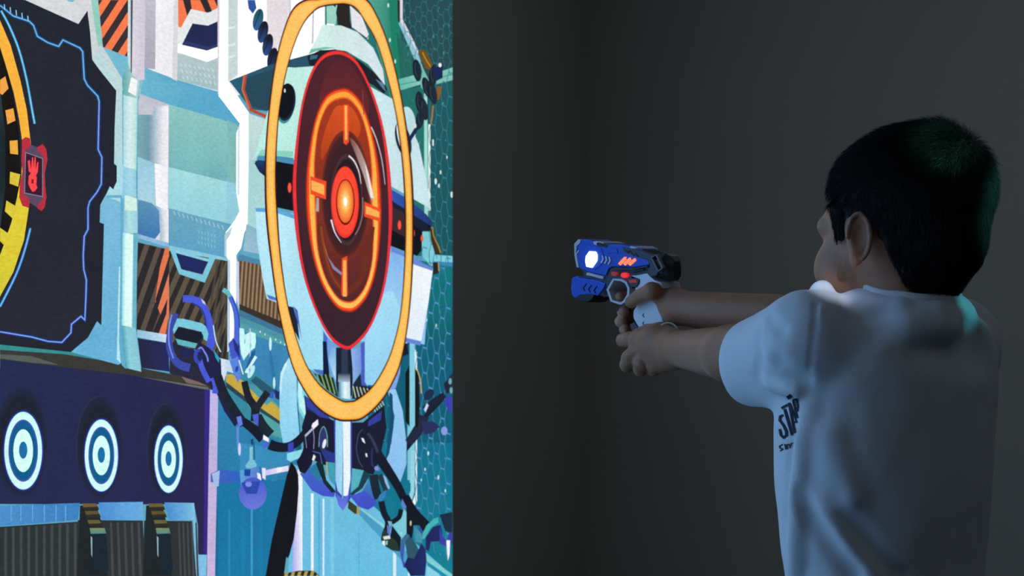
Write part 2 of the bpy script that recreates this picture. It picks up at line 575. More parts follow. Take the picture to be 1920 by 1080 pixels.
# striped shutters
st1 = [(257, 454), (317, 468), (316, 627), (256, 622)]
b.P('2E2B2E', st1)
b.SP('5C5048', st1, 236, 490, 26, -74, 24, 0, 10, 6)
b.P('E2774F', [(310, 464), (318, 466), (318, 520), (303, 565), (291, 562), (300, 500)])
b.P('E77C55', [(316, 500), (317, 590), (310, 627), (296, 625), (301, 590), (291, 565)])
b.P('2E2B33', [(317, 480), (317, 512), (292, 590), (292, 560)])
b.P('2E2B33', [(314, 560), (312, 588), (297, 627), (285, 626)])
st2 = [(317, 470), (430, 490), (428, 676), (317, 640)]
b.P('2F2C2E', st2)
b.SP('5F5546', st2, 252, 640, 34, -78, 19, 5, 10, 8)
b.SP('4A463F', [(395, 490), (430, 490), (428, 676), (395, 660)], 388, 600, 10, -60, 9, 2, 4, 6)
b.P('7CC6DB', [(317, 464), (327, 466), (340, 505), (380, 515), (392, 482), (404, 484), (384, 530), (336, 514)])
b.P('232D60', [(329, 472), (391, 490), (379, 514), (340, 504)])
b.P('88CADC', [(329, 469), (393, 486), (391, 491), (329, 474)])
b.P('8DBFDA', [(257, 618), (316, 628), (314, 643), (257, 632)], 'C9DFF1', (270, 0, 300, 0))
b.P('262A40', [(258, 634), (315, 643), (318, 697), (265, 690)], '2A2C60', (290, 0, 318, 0))
b.P('2A2B3E', [(318, 640), (420, 676), (400, 732), (318, 700)])
# white upright column (410-460)
b.P('C9D8D8', [(428, 0), (446, 0), (446, 140), (428, 152)])
for y in (50, 82, 104):
    b.L('D8F3EA', 4, [(428, y + 4), (441, y)])
b.P('FAFAFC', [(446, 0), (640, 0), (640, 100), (560, 118), (500, 138), (446, 146)])
b.P('E6DDE2', [(500, 0), (541, 0), (540, 60), (505, 118), (500, 100)])
b.P('D8D2DA', [(541, 0), (546, 0), (545, 50), (541, 60)])
b.P('C7BECB', [(586, 20), (589, 16), (588, 80), (584, 84)])
b.P('D9CFD9', [(408, 0), (413, 0), (412, 175), (408, 176)])
b.P('FDFDFE', [(412, 0), (428, 0), (427, 152), (467, 212), (466, 422), (458, 436), (452, 465), (443, 478), (442, 640), (427, 660), (427, 484), (421, 478), (423, 436), (441, 412), (449, 396), (443, 360), (443, 250), (450, 232), (410, 180)])
b.P('B4CFDD', [(421, 440), (436, 424), (432, 440), (425, 450), (425, 482), (421, 480)])
b.P('BFD3E2', [(427, 486), (432, 488), (431, 655), (426, 660)])
b.P('C7D2EC', [(443, 486), (450, 488), (448, 580), (443, 560)])
b.P('D3E5EA', [(446, 240), (450, 234), (449, 366), (445, 365)])
# panels between the column and the ring
b.P('C5DEDC', [(466, 212), (505, 226), (500, 350), (466, 400)], '9FD2D6', (0, 220, 0, 420))
b.P('A9D4D6', [(466, 300), (505, 300), (505, 400), (480, 432), (464, 424)])
b.P('86B4C4', [(462, 420), (505, 440), (505, 480), (456, 470)], '9CBED0', (0, 430, 0, 480))
b.P('4F86A6', [(448, 476), (530, 500), (535, 520), (445, 490)])
sh = [(448, 488), (495, 498), (540, 520), (536, 618), (449, 582)]
b.P('5A4636', sh)
b.SP('9C7F63', sh, 432, 590, 4, -60, 7.4, 1.6, 3.4, 16)
b.P('3B332E', [(449, 570), (536, 606), (536, 620), (449, 583)])
b.P('41779A', [(448, 580), (536, 620), (540, 632), (448, 594)])
b.P('4F94A4', [(448, 592), (540, 632), (542, 646), (448, 608)])
b.P('55A0AA', [(448, 604), (545, 645), (545, 654), (448, 618)])
b.P('3C86B4', [(448, 618), (552, 655), (552, 760), (470, 720), (448, 700)])
b.P('2C79A8', [(504, 655), (508, 655), (522, 740), (513, 740)])
for x, y in ((488, 622), (497, 627), (517, 637), (526, 642), (534, 646)):
    b.E('DDEFF5', x, y, 1.1, 2, n=8)
b.E('C8F4F6', 507, 645, 2.6, 13, n=16)
b.E('BDEFEF', 514, 718, 2.4, 11, n=16)
# diagonal teal gutter with yellow stripes
b.P('3A8AA0', [(420, 690), (470, 690), (560, 770), (560, 860), (470, 860), (412, 730)])
b.P('54A1A4', [(440, 722), (475, 722), (560, 790), (556, 832), (500, 812)])
b.P('C6A845', [(424, 702), (436, 702), (468, 722), (520, 762), (540, 786), (540, 800), (470, 752), (424, 716)])
b.P('2F4650', [(424, 716), (470, 752), (540, 800), (540, 806), (466, 758), (424, 726)])
b.P('4C98A8', [(462, 722), (490, 718), (520, 744), (500, 760)])
b.P('2C5A70', [(480, 705), (520, 735), (505, 746), (470, 714)])
# teal ground left of the chain
b.P('2F82AE', [(408, 738), (440, 760), (480, 806), (570, 850), (570, 880), (540, 872), (520, 1080), (400, 1080)], '2A7AA6', (0, 740, 0, 1080))
b.P('3A8DBB', [(450, 830), (560, 850), (540, 870), (450, 900)])
b.P('2C8FC4', [(396, 900), (545, 900), (500, 1080), (392, 1080)], '1F76A4', (0, 1080, 140, 1080))
for x, w, c in ((404, 5, '1C6E9A'), (428, 4, '2B86B6'), (452, 8, '1F7CAB'), (470, 4, '3A9CCC'), (486, 6, '1F7CAB')):
    b.R(c, x, 955, x + w, 1080)
# shelf and panel with the bullseyes
b.P('388C8E', [(0, 645), (133, 657), (228, 678), (235, 692), (0, 660)])
b.P('3A3A38', [(0, 656), (120, 664), (235, 683), (264, 690), (340, 705), (395, 724), (393, 732), (240, 704), (100, 686), (0, 676)])
b.P('57605C', [(0, 664), (60, 668), (110, 684), (60, 680), (0, 672)])
b.P('6C6A66', [(160, 694), (260, 706), (390, 726), (392, 731), (240, 708)])
b.P('7E6A62', [(340, 706), (372, 716), (390, 724), (350, 718)])
b.P('262E50', [(0, 674), (150, 692), (250, 704), (394, 732), (392, 1080), (372, 1080), (371, 985), (364, 946), (0, 945)], '2C2850', (0, 0, 390, 0))
b.P('3A2C86', [(384, 731), (394, 732), (389, 1042), (382, 1036)])
b.P('BDB4E2', [(394, 732), (409, 735), (407, 880), (403, 1080), (388, 1080), (391, 880)], 'CBB7DC', (0, 740, 0, 1080))
# pillar foot
b.P('7CBBDC', [(195, 368), (229, 378), (226, 640), (229, 680), (222, 684), (133, 660), (165, 632), (182, 603), (190, 610), (194, 420), (187, 417), (188, 385)], '69B2D8', (0, 400, 0, 600))
b.P('A9DBE8', [(207, 300), (231, 310), (229, 380), (198, 368), (206, 350), (213, 355), (219, 340)])
b.R('6DAECB', 200, 366, 229, 371)
b.P('B9E9F0', [(223, 500), (226, 500), (223, 640), (226, 680), (219, 674)])
b.P('67ADCB', [(226, 370), (232, 372), (229, 640), (236, 692), (228, 684), (225, 620)])
b.G([(0, '8FD3DF'), (.3, 'D9FFFA'), (.8, 'E6FFFC'), (1, '9ADBE6')], [(230, 436), (228, 610)], [(253, 440), (249, 614)])
b.P('6DB6CC', [(250, 440), (259, 436), (254, 612), (248, 614)])
b.G([(0, '58A7BE'), (.35, '8FD2DE'), (1, '8CC9DA')], [(229, 612), (236, 690)], [(254, 614), (265, 697)])
# ledge below the bullseyes and its crates
b.P('4C8FCB', [(0, 948), (150, 943), (146, 975), (0, 987)], '3F7FC0', (0, 0, 150, 0))
for x in (20, 38, 60, 82, 104, 122):
    b.R('6BA6DA', x, 947, x + 2, 978)
b.P('4E92D4', [(185, 942), (268, 941), (268, 975), (190, 975)], '6AADE0', (240, 0, 268, 0))
b.P('4E92D4', [(308, 942), (363, 943), (366, 975), (318, 975)], '7CC0E2', (340, 0, 366, 0))
b.P('7FC0E6', [(360, 943), (364, 943), (372, 1040), (388, 1040), (387, 1080), (368, 1080)])
b.P('2F3539', [(0, 988), (146, 978), (146, 1080), (0, 1080)])
b.P('2F3539', [(146, 975), (268, 976), (272, 1080), (140, 1080)])
b.P('2F3539', [(270, 976), (360, 977), (368, 1080), (268, 1080)])
for i in range(10):
    b.R('454A4C', 8 + i * 14.5, 990 - i, 13 + i * 14.5, 1080)
for i in range(5):
    b.P('464A4C', [(206 + i * 13, 980), (210 + i * 13, 980), (214 + i * 13, 1080), (209 + i * 13, 1080)])
    b.P('464A4C', [(334 + i * 8, 980), (337 + i * 8, 980), (341 + i * 8, 1080), (337 + i * 8, 1080)])
for dx, sc in ((0, 1.0), (124, 0.93)):
    x = 150 + dx
    b.P('23282C', [(x, 948), (x + 30, 944), (x + 42 * sc, 985), (x + 52 * sc, 1080), (x - 6, 1080), (x - 2, 1000)])
    for k, (yy, c) in enumerate(((944, '6E5F38'), (958, '5D5234'), (975, '6B5F3C'))):
        b.P(c, [(x + 4 + k * 5, yy), (x + 30 + k * 3, yy), (x + 34 + k * 3, yy + 6), (x + 6 + k * 5, yy + 7)])
        b.P('302F2C', [(x + 6 + k * 5, yy + 7), (x + 34 + k * 3, yy + 6), (x + 36 + k * 3, yy + 12), (x + 9 + k * 5, yy + 13)])
    b.P('7C8F62', [(x + 18, 990), (x + 46 * sc, 990), (x + 49 * sc, 1000), (x + 20, 1001)], '4F8C8A', (0, 990, 0, 1001))
    b.P('1E2A34', [(x + 21, 1002), (x + 49 * sc, 1001), (x + 54 * sc, 1070), (x + 26, 1070)])
    b.P('8FB0B8', [(x + 20, 1005), (x + 23, 1008), (x + 23, 1045), (x + 21, 1040)])
# right: dark green glass with a honeycomb mesh
b.P('2B7F75', [(616, 0), (849, 0), (849, 160), (800, 160), (700, 300), (640, 100)], '26535C', (720, 0, 800, 0))
b.P('55A795', [(690, 0), (728, 0), (745, 160), (735, 200), (700, 60)], '1F7A64', (690, 0, 745, 0))
b.P('1F8067', [(728, 0), (748, 0), (750, 90), (760, 180), (742, 160)])
b.P('2A4E58', [(748, 0), (849, 0), (849, 130), (800, 150), (760, 180)], '294C52', (0, 0, 0, 130))
b.P('27695F', [(743, 60), (772, 100), (775, 150), (752, 155)])
b.P('245A60', [(800, 160), (849, 150), (849, 480), (800, 480)], '1E5660', (0, 150, 0, 480))
b.P('27706A', [(740, 170), (800, 160), (808, 480), (780, 480)])
b.P('157A80', [(700, 480), (849, 495), (849, 640), (700, 640)], '17606E', (0, 480, 0, 640))
b.P('175F78', [(690, 640), (849, 640), (849, 860), (690, 860)], '165E78', (0, 640, 0, 860))
b.P('14708E', [(690, 830), (849, 830), (849, 1080), (780, 1080), (690, 960)], '1A7F94', (0, 830, 0, 1080))
# pale floor lower middle
b.P('6FBDDD', [(548, 870), (640, 900), (690, 940), (849, 1080), (540, 1080)], '69BEE2', (0, 900, 0, 1080))
for x0, x1, c, t in ((559, 567, 'F1F4FC', 880), (583, 588, 'E9F4FB', 925), (605, 608, 'DCEFF7', 935), (596, 600, '5AAED6', 935), (672, 674, '57AFDB', 985), (737, 743, 'D9EEFA', 1035), (765, 768, 'D9EEFA', 1068), (620, 626, '7CC9E6', 935)):
    b.R(c, x0, t, x1, 1080)
b.P('A9A6E8', [(552, 890), (560, 880), (566, 1080), (548, 1080)], 'E4E8FA', (552, 0, 560, 0))
b.P('49A9CC', [(660, 945), (700, 975), (718, 988), (722, 998), (668, 962)])
b.P('8DD0DF', [(680, 955), (725, 988), (728, 1002), (668, 955)])
b.P('4A9DC4', [(655, 945), (662, 945), (745, 1010), (790, 1075), (780, 1080)])
b.P('79C4DB', [(760, 985), (765, 960), (762, 1010), (752, 1004)])
b.P('7DCBDA', [(737, 985), (757, 952), (763, 962), (762, 1004), (752, 1008)])
b.P('7FCFD2', [(798, 1040), (848, 1077), (848, 1085), (800, 1052)])
b.P('228FAF', [(800, 1052), (848, 1086), (848, 1095), (802, 1062)])
b.P('8AD2E4', [(800, 1060), (822, 1075), (826, 1080), (800, 1080)])
# upright bars
b.R('7FC6DC', 764, 700, 778, 900); b.R('83C9DE', 768, 640, 778, 905)
b.P('E9F3F8', [(778, 655), (782, 660), (782, 940), (776, 950), (772, 945), (779, 925)])
b.P('94D3E2', [(770, 845), (777, 845), (777, 922), (770, 945), (764, 935), (770, 920)])
b.P('5FB9A9', [(742, 150), (780, 140), (790, 148), (790, 158), (745, 171)], '8CCDBE', (742, 0, 780, 0))
b.L('3D8E84', 1.5, [(744, 160), (788, 151)])
b.P('7FC2B4', [(818, 137), (849, 126), (849, 150), (818, 158)]); b.L('3D8478', 1.5, [(820, 147), (849, 139)])
b.P('E2DCE4', [(750, 0), (755, 0), (755, 36), (784, 94), (784, 101), (779, 98), (750, 42)])
b.P('33312F', [(745, 0), (750, 0), (750, 42), (746, 40)])
b.P('8CC1D0', [(747, 43), (752, 42), (786, 105), (800, 150), (792, 150), (783, 125)])
b.P('76BEB2', [(784, 122), (792, 125), (804, 150), (802, 175), (790, 165), (786, 150)])
b.P('9FDCD4', [(795, 175), (801, 178), (803, 480), (796, 470)]); b.R('E8F4F1', 803, 233, 807, 395)
b.P('7ECBD6', [(790, 435), (812, 430), (820, 478), (849, 480), (849, 492), (820, 490), (808, 500), (792, 480)])
b.P('3D86B9', [(812, 490), (849, 492), (849, 500), (815, 496)])
# honeycomb lines and sparks
random.seed(4)
def hexes(x0, x1, y0, y1, w, h, c, lw, sk, c2, lw2):
    cols = int((x1 - x0) / w) + 1; rows = int((y1 - y0) / h) + 2
    for i in range(cols):
        for j in range(-1, rows):
            cx = x0 + i * w; cy = y0 + (j + 0.5 * (i % 2)) * h + sk * (cx - x0)
            if not (y0 - h / 2 < cy < y1 + h * .3): continue
            # left wall of the cell, then its short top edge
            a_ = (cx - w * .68, cy - sk * w * .3); t_ = (cx - w * .34, cy - h * .5); q_ = (cx + w * .34, cy - h * .5 + sk * w * .6)
            l_ = (cx - w * .34, cy + h * .5)
            if cx - w * .3 > 848: continue
            b.L(c, lw, [t_, a_, l_], sm=3)
            b.L(c2, lw2, [t_, q_])
hexes(786, 858, 505, 1010, 11, 47, '3F88A8', 1.3, 0.45, '5C8FD0', 2.6)
hexes(812, 858, 165, 480, 11, 45, '357886', 1.2, 0.45, '3D86A0', 1.8)
hexes(764, 858, 18, 128, 10.5, 27, '33707A', 1.1, 0.35, '367A84', 1.3)
hexes(700, 745, 700, 850, 10, 46, '2F7C9A', 1.1, 0.45, '3F88A8', 1.4)
for x, y, r in ((812, 265, 2), (826, 323, 2), (817, 340, 3), (823, 348, 2), (847, 365, 3), (838, 295, 1.5), (731, 75, 2), (728, 10, 2), (741, 115, 2),
                (812, 270, 2), (800, 600, 1.5), (818, 610, 1.5), (803, 850, 2), (822, 895, 2), (835, 920, 1.5), (797, 880, 1.6), (790, 900, 1.4), (752, 1000, 1)):
    b.E('CFE9E8', x, y, r * .8, r * 2, n=10)
for k in range(70):
    x = random.uniform(745, 846); y = random.choice([random.uniform(10, 125), random.uniform(170, 470), random.uniform(510, 1040)])
    b.E('4C9CA2', x, y, random.uniform(.5, 1.1), random.uniform(1, 4), n=6)
b.done()

# ---- dark panel with the big dial at the left edge
p = Pic('dark_panel', 'dark panel with a glowing blue outline and part of a yellow dial')
p.P('242834', [(-160, 0), (47, 0), (147, 45), (164, 20), (169, 60), (173, 112), (186, 130), (218, 170), (215, 240), (214, 307), (219, 311), (219, 340), (212, 355), (206, 349), (200, 362), (188, 384), (187, 417), (195, 420), (190, 610), (182, 602), (165, 633), (133, 660), (0, 646), (-160, 630)],
    '252731', (0, 0, 0, 660))
p.P('2A3342', [(-160, 60), (10, 20), (50, 130), (60, 300), (50, 450), (0, 600), (-160, 600)])
p.P('262A33', [(0, 10), (55, 36), (75, 72), (110, 88), (120, 76), (155, 95), (158, 150), (185, 185), (184, 280), (190, 300), (190, 345), (165, 385), (164, 430), (156, 445), (156, 505), (162, 525), (158, 596), (133, 612), (118, 640), (90, 642), (0, 625)], '292B36', (0, 0, 0, 640))
glow = [(0, 10), (25, 30), (55, 40), (63, 48), (70, 68), (90, 80), (110, 87), (118, 75), (150, 90), (155, 97), (158, 148), (164, 160), (183, 180), (186, 190), (184, 280), (191, 295), (190, 345), (182, 360), (168, 378), (165, 390), (165, 430), (158, 443), (156, 480), (157, 505), (162, 525), (161, 560), (159, 600), (152, 593), (134, 608), (133, 624), (116, 642), (90, 640), (60, 632), (0, 622)]
p.L('23406E', 7, glow[:14]); p.L('4A9BD6', 3, glow[:14]); p.L('7EC0EA', 1.2, glow[:14])
p.L('23356E', 7, glow[13:]); p.L('5A86DC', 3, glow[13:]); p.L('8FB2F0', 1.2, glow[13:])
for i in range(5):
    p.L('8ED6F2', 1.8, [(8 + i * 11, 8 + i * 5.4), (9 + i * 11, 18 + i * 5.6)])
p.L('2E7FAF', 5, [(2, 20), (18, 50), (36, 95), (50, 150), (60, 205), (65, 232)], sm=4)
p.L('7CCFF0', 2.6, [(2, 20), (18, 50), (36, 95), (50, 150), (60, 205), (65, 232)], sm=4)
p.P('1C1A18', [(-160, 60), (0, 85), (20, 150), (36, 250), (38, 330), (30, 420), (0, 500), (-160, 540)])
p.P('2F4650', [(-160, 160), (0, 165), (10, 250), (10, 350), (0, 430), (-160, 430)], '1B2125', (0, 0, 12, 0))
arc_o = [(-30, 10), (0, 38), (20, 85), (38, 150), (50, 205), (58, 270), (58, 330), (54, 390), (45, 450), (25, 510), (0, 556), (-40, 600)]
arc_i = [(-60, 60), (0, 88), (10, 120), (26, 175), (36, 225), (43, 275), (40, 330), (32, 370), (22, 415), (5, 465), (0, 478), (-60, 520)]
up = [k for k in range(len(arc_o)) if arc_o[k][1] <= 330]; lo = [k for k in range(len(arc_o)) if arc_o[k][1] >= 330]
p.P('F9B53F', [arc_o[k] for k in up] + [arc_i[k] for k in reversed(up)])
p.P('E5CF3A', [arc_o[k] for k in lo] + [arc_i[k] for k in reversed(lo)], 'D6C93A', (0, 330, 0, 540))
for q, c in (([(0, 150), (10, 143), (16, 166), (4, 178), (0, 175)], 'F4A64C'), ([(10, 207), (25, 203), (29, 226), (14, 233)], 'F4A64C'),
             ([(18, 264), (33, 263), (34, 290), (19, 288)], 'EFB043'), ([(19, 322), (38, 327), (34, 350), (18, 344)], 'DCC440'),
             ([(12, 376), (32, 388), (24, 410), (9, 396)], 'DCCB3F'), ([(0, 427), (16, 438), (8, 460), (0, 452)], 'DCCB3F')):
    p.P(c, q)
p.L('2B66B8', 5, [(57, 428), (46, 470), (30, 515), (0, 575)], sm=4); p.L('6FB6F2', 3, [(57, 428), (46, 470), (30, 515), (0, 575)], sm=4)
p.done()

p = Pic('hand_button', 'red framed button with a glowing red hand')
p.P('B8323F', [(41, 262), (48, 257), (56, 259), (58, 272), (70, 276), (80, 270), (87, 280), (89, 300), (84, 325), (85, 350), (87, 370), (84, 388), (78, 396), (70, 390), (68, 382), (56, 378), (54, 390), (42, 386), (36, 370), (37, 345), (42, 322), (40, 300), (41, 280)])
p.P('5B4A62', [(47, 282), (60, 272), (70, 276), (71, 282), (82, 294), (82, 325), (80, 374), (68, 388), (56, 380), (54, 372), (44, 364), (43, 330)])
p.P('3A1E33', [(48, 286), (79, 298), (79, 367), (47, 361)])
p.L('8D7C90', 1.6, [(48, 286), (80, 297), (80, 369), (46, 362)], closed=True)
p.P('FF4A4E', [(52, 302), (56, 300), (58, 318), (60, 296), (62, 294), (63, 316), (65, 294), (67, 295), (67, 318), (70, 304), (72, 304), (71, 322), (67, 330), (62, 326), (54, 322)])
p.P('FF4A4E', [(54, 330), (60, 322), (66, 324), (69, 334), (68, 346), (70, 352), (66, 358), (61, 360), (56, 352), (53, 344)])
p.P('7A1F2C', [(59, 336), (63, 336), (63, 344), (59, 344)])
p.done()

for i, (cx, cy, rx, ry) in enumerate(((43.5, 845, 35.5, 73), (190, 854, 31.2, 67.5), (316, 861, 26.5, 63))):
    p = Pic('bullseye', ['largest glowing blue and white bullseye, at the left', 'middle glowing blue and white bullseye', 'smallest glowing blue and white bullseye, at the right'][i])
    p.RG([(0, '282A38'), (.8, '222634'), (1, '262B48')], cx - 4, cy - 16, rx * 1.38, ry * 1.42)
    if i:
        p.L('2E3848', 1.6, [(cx - 4 + rx * 1.36 * math.cos(t), cy - 16 + ry * 1.4 * math.sin(t)) for t in [math.pi * (.9 + .62 * k / 20) for k in range(21)]])
    p.RG([(0, '2A2A58'), (.93, '3436A8'), (1, '26284E')], cx, cy, rx * 1.1, ry * 1.06)
    p.E('B9F7F2', cx, cy, rx, ry); p.E('D3FFF8', cx, cy, rx * .96, ry * .97)
    p.E('4B57B8', cx, cy, rx * .78, ry * .80)
    p.E('155E8E', cx, cy, rx * .72, ry * .76)
    p.E('D6FFF9', cx, cy, rx * .52, ry * .55)
    p.E('1E6FA8', cx, cy - 1, rx * .22, ry * .22)
    p.done()
# ---- the robot
p = Pic('robot', 'white round robot with a dark belt and jointed arms')
# chain of the upper left arm
p.P('2F57A0', [(464, 0), (478, 0), (481, 15), (474, 26), (466, 16)])
for (x, y, c, c2) in ((484, 37, '245A62', '3A62A8'), (493, 60, '20242E', '2F4F8C'), (502, 84, '1F2431', '2F4F8C'), (511, 110, '1D2230', '2A3C60')):
    p.E(c, x, y, 9.5, 21, c2, (x, y - 10, x - 4, y + 22), rot=12)
    p.L('10141E', 1.2, [(x + 4, y - 18), (x - 2, y), (x - 8, y + 14)], sm=3)
p.P('276079', [(430, 152), (505, 122), (595, 98), (600, 130), (540, 126), (515, 210), (500, 208), (470, 205), (452, 180)], '2F5368', (430, 0, 510, 0))
p.P('2A4A5A', [(462, 146), (515, 128), (520, 205), (503, 208), (474, 200), (458, 172)])
p.L('B84E33', 6, [(460, 140), (456, 168), (470, 206), (503, 220)]); p.L('E0764A', 2, [(458, 140), (454, 168), (468, 204)])
# head cap behind the top
p.P('9ED8C8', [(609, 0), (634, 6), (630, 46), (612, 44)]); p.P('2F8E78', [(609, 0), (612, 0), (613, 46), (609, 48)])
p.P('2B2827', [(634, 0), (655, 6), (656, 40), (660, 54), (634, 48), (630, 24)])
p.P('2A4F57', [(612, 0), (632, 0), (629, 14)])
p.P('E7E6EC', [(656, 10), (678, 30), (692, 66), (690, 74), (660, 52)]); p.L('2B3740', 1.6, [(660, 52), (688, 72), (693, 64)])
p.P('356D72', [(676, 0), (690, 4), (694, 20), (688, 24)]); p.L('234852', 1.5, [(680, 0), (692, 8), (694, 22)])
# body shell
body = [(545, 128), (590, 125), (640, 118), (690, 160), (735, 185), (760, 215), (785, 270), (800, 340), (808, 392), (700, 330), (640, 290), (530, 290), (478, 296), (484, 270), (500, 215), (515, 170)]
p.P('C9EDE6', body, 'C9E3EB', (500, 0, 760, 0))
p.P('BFEBE0', [(536, 128), (590, 124), (560, 300), (520, 296), (478, 294), (486, 262), (505, 210)], 'BCEFE4', (0, 130, 0, 290))
p.P('8ED6C2', [(490, 280), (550, 284), (550, 294), (479, 297)])
p.P('4C8FB4', [(484, 292), (515, 292), (550, 296), (551, 312), (515, 305), (480, 304)])
# neck collar
p.P('1F252C', [(576, 106), (600, 94), (640, 92), (680, 118), (716, 148), (726, 168), (720, 176), (700, 160), (660, 140), (580, 122)])
p.P('3A6A86', [(582, 104), (596, 103), (594, 110), (581, 112)])
p.P('5C7FA0', [(704, 148), (718, 156), (724, 172), (716, 164)])
p.P('D3F1EA', [(583, 92), (596, 66), (604, 46), (640, 48), (670, 60), (700, 90), (718, 130), (722, 160), (690, 120), (650, 96), (610, 90), (580, 100)], 'D2E4EA', (600, 0, 700, 0))
p.P('77BFA8', [(583, 92), (610, 88), (630, 90), (600, 94), (578, 102)])
# round side ears
p.E('3F8F8A', 536, 195, 17, 37, rot=8); p.E('1E2B44', 537, 192, 17, 35, rot=8); p.E('15191F', 536, 189, 15.5, 33, rot=8); p.E('E7EDEE', 534, 170, 1.6, 3.5)
p.E('BFE1E6', 762, 240, 18, 40); p.E('20303C', 756, 262, 14, 34, rot=-14); p.E('E3F1F3', 751, 258, 5, 27, rot=-12); p.E('2B4450', 765, 285, 5, 26)
# belt
p.P('16181E', [(478, 302), (515, 302), (560, 310), (640, 322), (700, 338), (735, 360), (770, 385), (800, 402), (810, 418), (806, 434), (792, 434), (790, 470), (782, 480), (735, 462), (640, 420), (560, 398), (515, 388), (500, 380), (498, 332), (484, 318)])
p.P('24406A', [(477, 306), (484, 300), (512, 303), (498, 322), (498, 332), (486, 322)], '15202E', (0, 300, 0, 330))
p.P('3658B4', [(733, 355), (760, 370), (792, 395), (810, 414), (808, 424), (780, 406), (745, 384), (733, 374)], '233A72', (733, 0, 800, 0))
p.P('1D2534', [(733, 376), (760, 392), (800, 420), (806, 432), (792, 434), (770, 418), (733, 396)])
p.P('3D2C30', [(732, 386), (756, 398), (770, 420), (766, 448), (733, 430)])
for x, y, r in ((543, 352, 3.2), (516, 348, 2.4), (749, 422, 3), (775, 437, 2.5), (791, 447, 2)):
    p.E('7A1C1C', x, y, r * 1.3, r * 3.3, n=20); p.E('FF5A44', x, y, r, r * 2.8, n=20)
# lower shell
p.P('A9E4F4', [(478, 392), (515, 392), (560, 404), (640, 430), (735, 466), (800, 500), (812, 505), (803, 560), (796, 646), (765, 640), (740, 700), (700, 724), (690, 640), (600, 640), (612, 704), (575, 690), (548, 620), (540, 575), (500, 560), (492, 520), (482, 450)], '8FC6F0', (520, 0, 700, 0))
p.P('BDE9F6', [(480, 396), (515, 396), (560, 408), (565, 470), (600, 600), (612, 700), (576, 690), (556, 630), (545, 560), (498, 550), (490, 500)], '9FE0F6', (0, 400, 0, 680))
p.P('5FA6D8', [(478, 390), (515, 390), (556, 404), (556, 412), (515, 398), (480, 397)])
p.P('6C8AD8', [(733, 462), (812, 503), (810, 512), (733, 474)])
p.P('86B7EE', [(735, 472), (760, 482), (756, 560), (735, 600), (700, 580), (722, 520)], 'A8DDF6', (0, 480, 0, 620))
p.P('A6DDF6', [(694, 560), (735, 545), (752, 580), (740, 690), (706, 722), (684, 722), (684, 640)], '93D3F4', (0, 560, 0, 720))
p.P('F0F6FA', [(770, 494), (811, 508), (803, 570), (790, 640), (756, 634), (765, 560)], 'E2EEF8', (0, 500, 0, 640))
p.P('6A84D6', [(756, 632), (790, 640), (788, 648), (755, 640)])
p.P('5873C8', [(500, 552), (522, 560), (524, 566), (504, 560)])
# left hip notch and struts
p.P('20283C', [(540, 574), (550, 576), (558, 604), (562, 640), (552, 620), (546, 600)]); p.P('4E62C8', [(550, 574), (558, 582), (566, 640), (560, 612)])
p.P('4E70CC', [(606, 620), (614, 632), (612, 700), (605, 706), (586, 692), (606, 694)])
p.P('6F9EE2', [(614, 632), (632, 650), (630, 720), (622, 706), (614, 680)])
p.P('13203E', [(605, 640), (612, 640), (618, 706), (606, 706)])
p.P('78AADF', [(622, 650), (634, 652), (630, 715), (624, 700), (616, 674)], 'A5D6F4', (0, 650, 0, 700))
p.P('1B2337', [(630, 652), (658, 650), (662, 700), (660, 742), (652, 745), (654, 700), (636, 700), (634, 745), (630, 720)])
p.P('303A50', [(640, 655), (652, 655), (653, 705), (640, 705)])
p.P('8FB4E8', [(658, 655), (680, 650), (678, 690), (662, 722), (661, 690)], '6B8BD6', (658, 0, 680, 0))
p.P('4C5EC0', [(676, 645), (684, 640), (684, 716), (690, 726), (674, 720), (678, 690)])
p.P('1E2C3E', [(662, 720), (676, 700), (678, 722), (706, 728), (690, 750), (660, 748)])
# engine fins in green
p.P('1E2A22', [(588, 700), (625, 708), (634, 745), (612, 730)])
for i in range(4):
    p.L('7FA468', 2.6, [(594 + i * 8, 702), (604 + i * 8, 730 + i * 3)])
for i in range(5):
    p.L('C7CFA4', 1.8, [(662 + i * 6.5, 724 + i), (667 + i * 6.5, 746 - i * 2)])
p.G([(0, '4C5C70'), (.3, '9AD6E8'), (.55, 'E6F4F8'), (1, 'BCDDEA')], [(634, 702), (635, 745)], [(656, 702), (657, 749)])
p.P('2A3550', [(634, 700), (656, 700), (656, 716), (634, 716)], '9FB4CC', (0, 700, 0, 716))
# side skirts
p.P('14607E', [(556, 690), (560, 770), (566, 850), (556, 856), (548, 700)])
p.P('A6DEF2', [(544, 668), (556, 690), (557, 760), (562, 820), (562, 830), (545, 836), (532, 838), (525, 800), (524, 740), (528, 700), (538, 676)], '8CCFF0', (0, 670, 0, 830))
p.P('C8F2F8', [(540, 676), (530, 706), (527, 740), (524, 730), (526, 700), (534, 682)])
p.P('97CDF2', [(726, 728), (742, 730), (755, 770), (762, 830), (762, 870), (752, 900), (744, 920), (728, 885), (722, 870), (734, 830), (740, 780)], '88BDEC', (0, 730, 0, 900))
p.P('7FA6E6', [(735, 668), (752, 672), (750, 700), (742, 728), (724, 734), (730, 700)])
p.P('184C72', [(730, 735), (736, 740), (738, 800), (730, 850), (722, 866), (728, 820), (732, 780)])
p.P('7FD8E8', [(560, 700), (566, 700), (572, 730), (580, 760), (581, 784), (570, 786), (560, 770), (557, 740)]);p.P('BDF2F6', [(560, 702), (565, 702), (567, 740), (577, 770), (572, 780), (562, 764), (559, 740)])
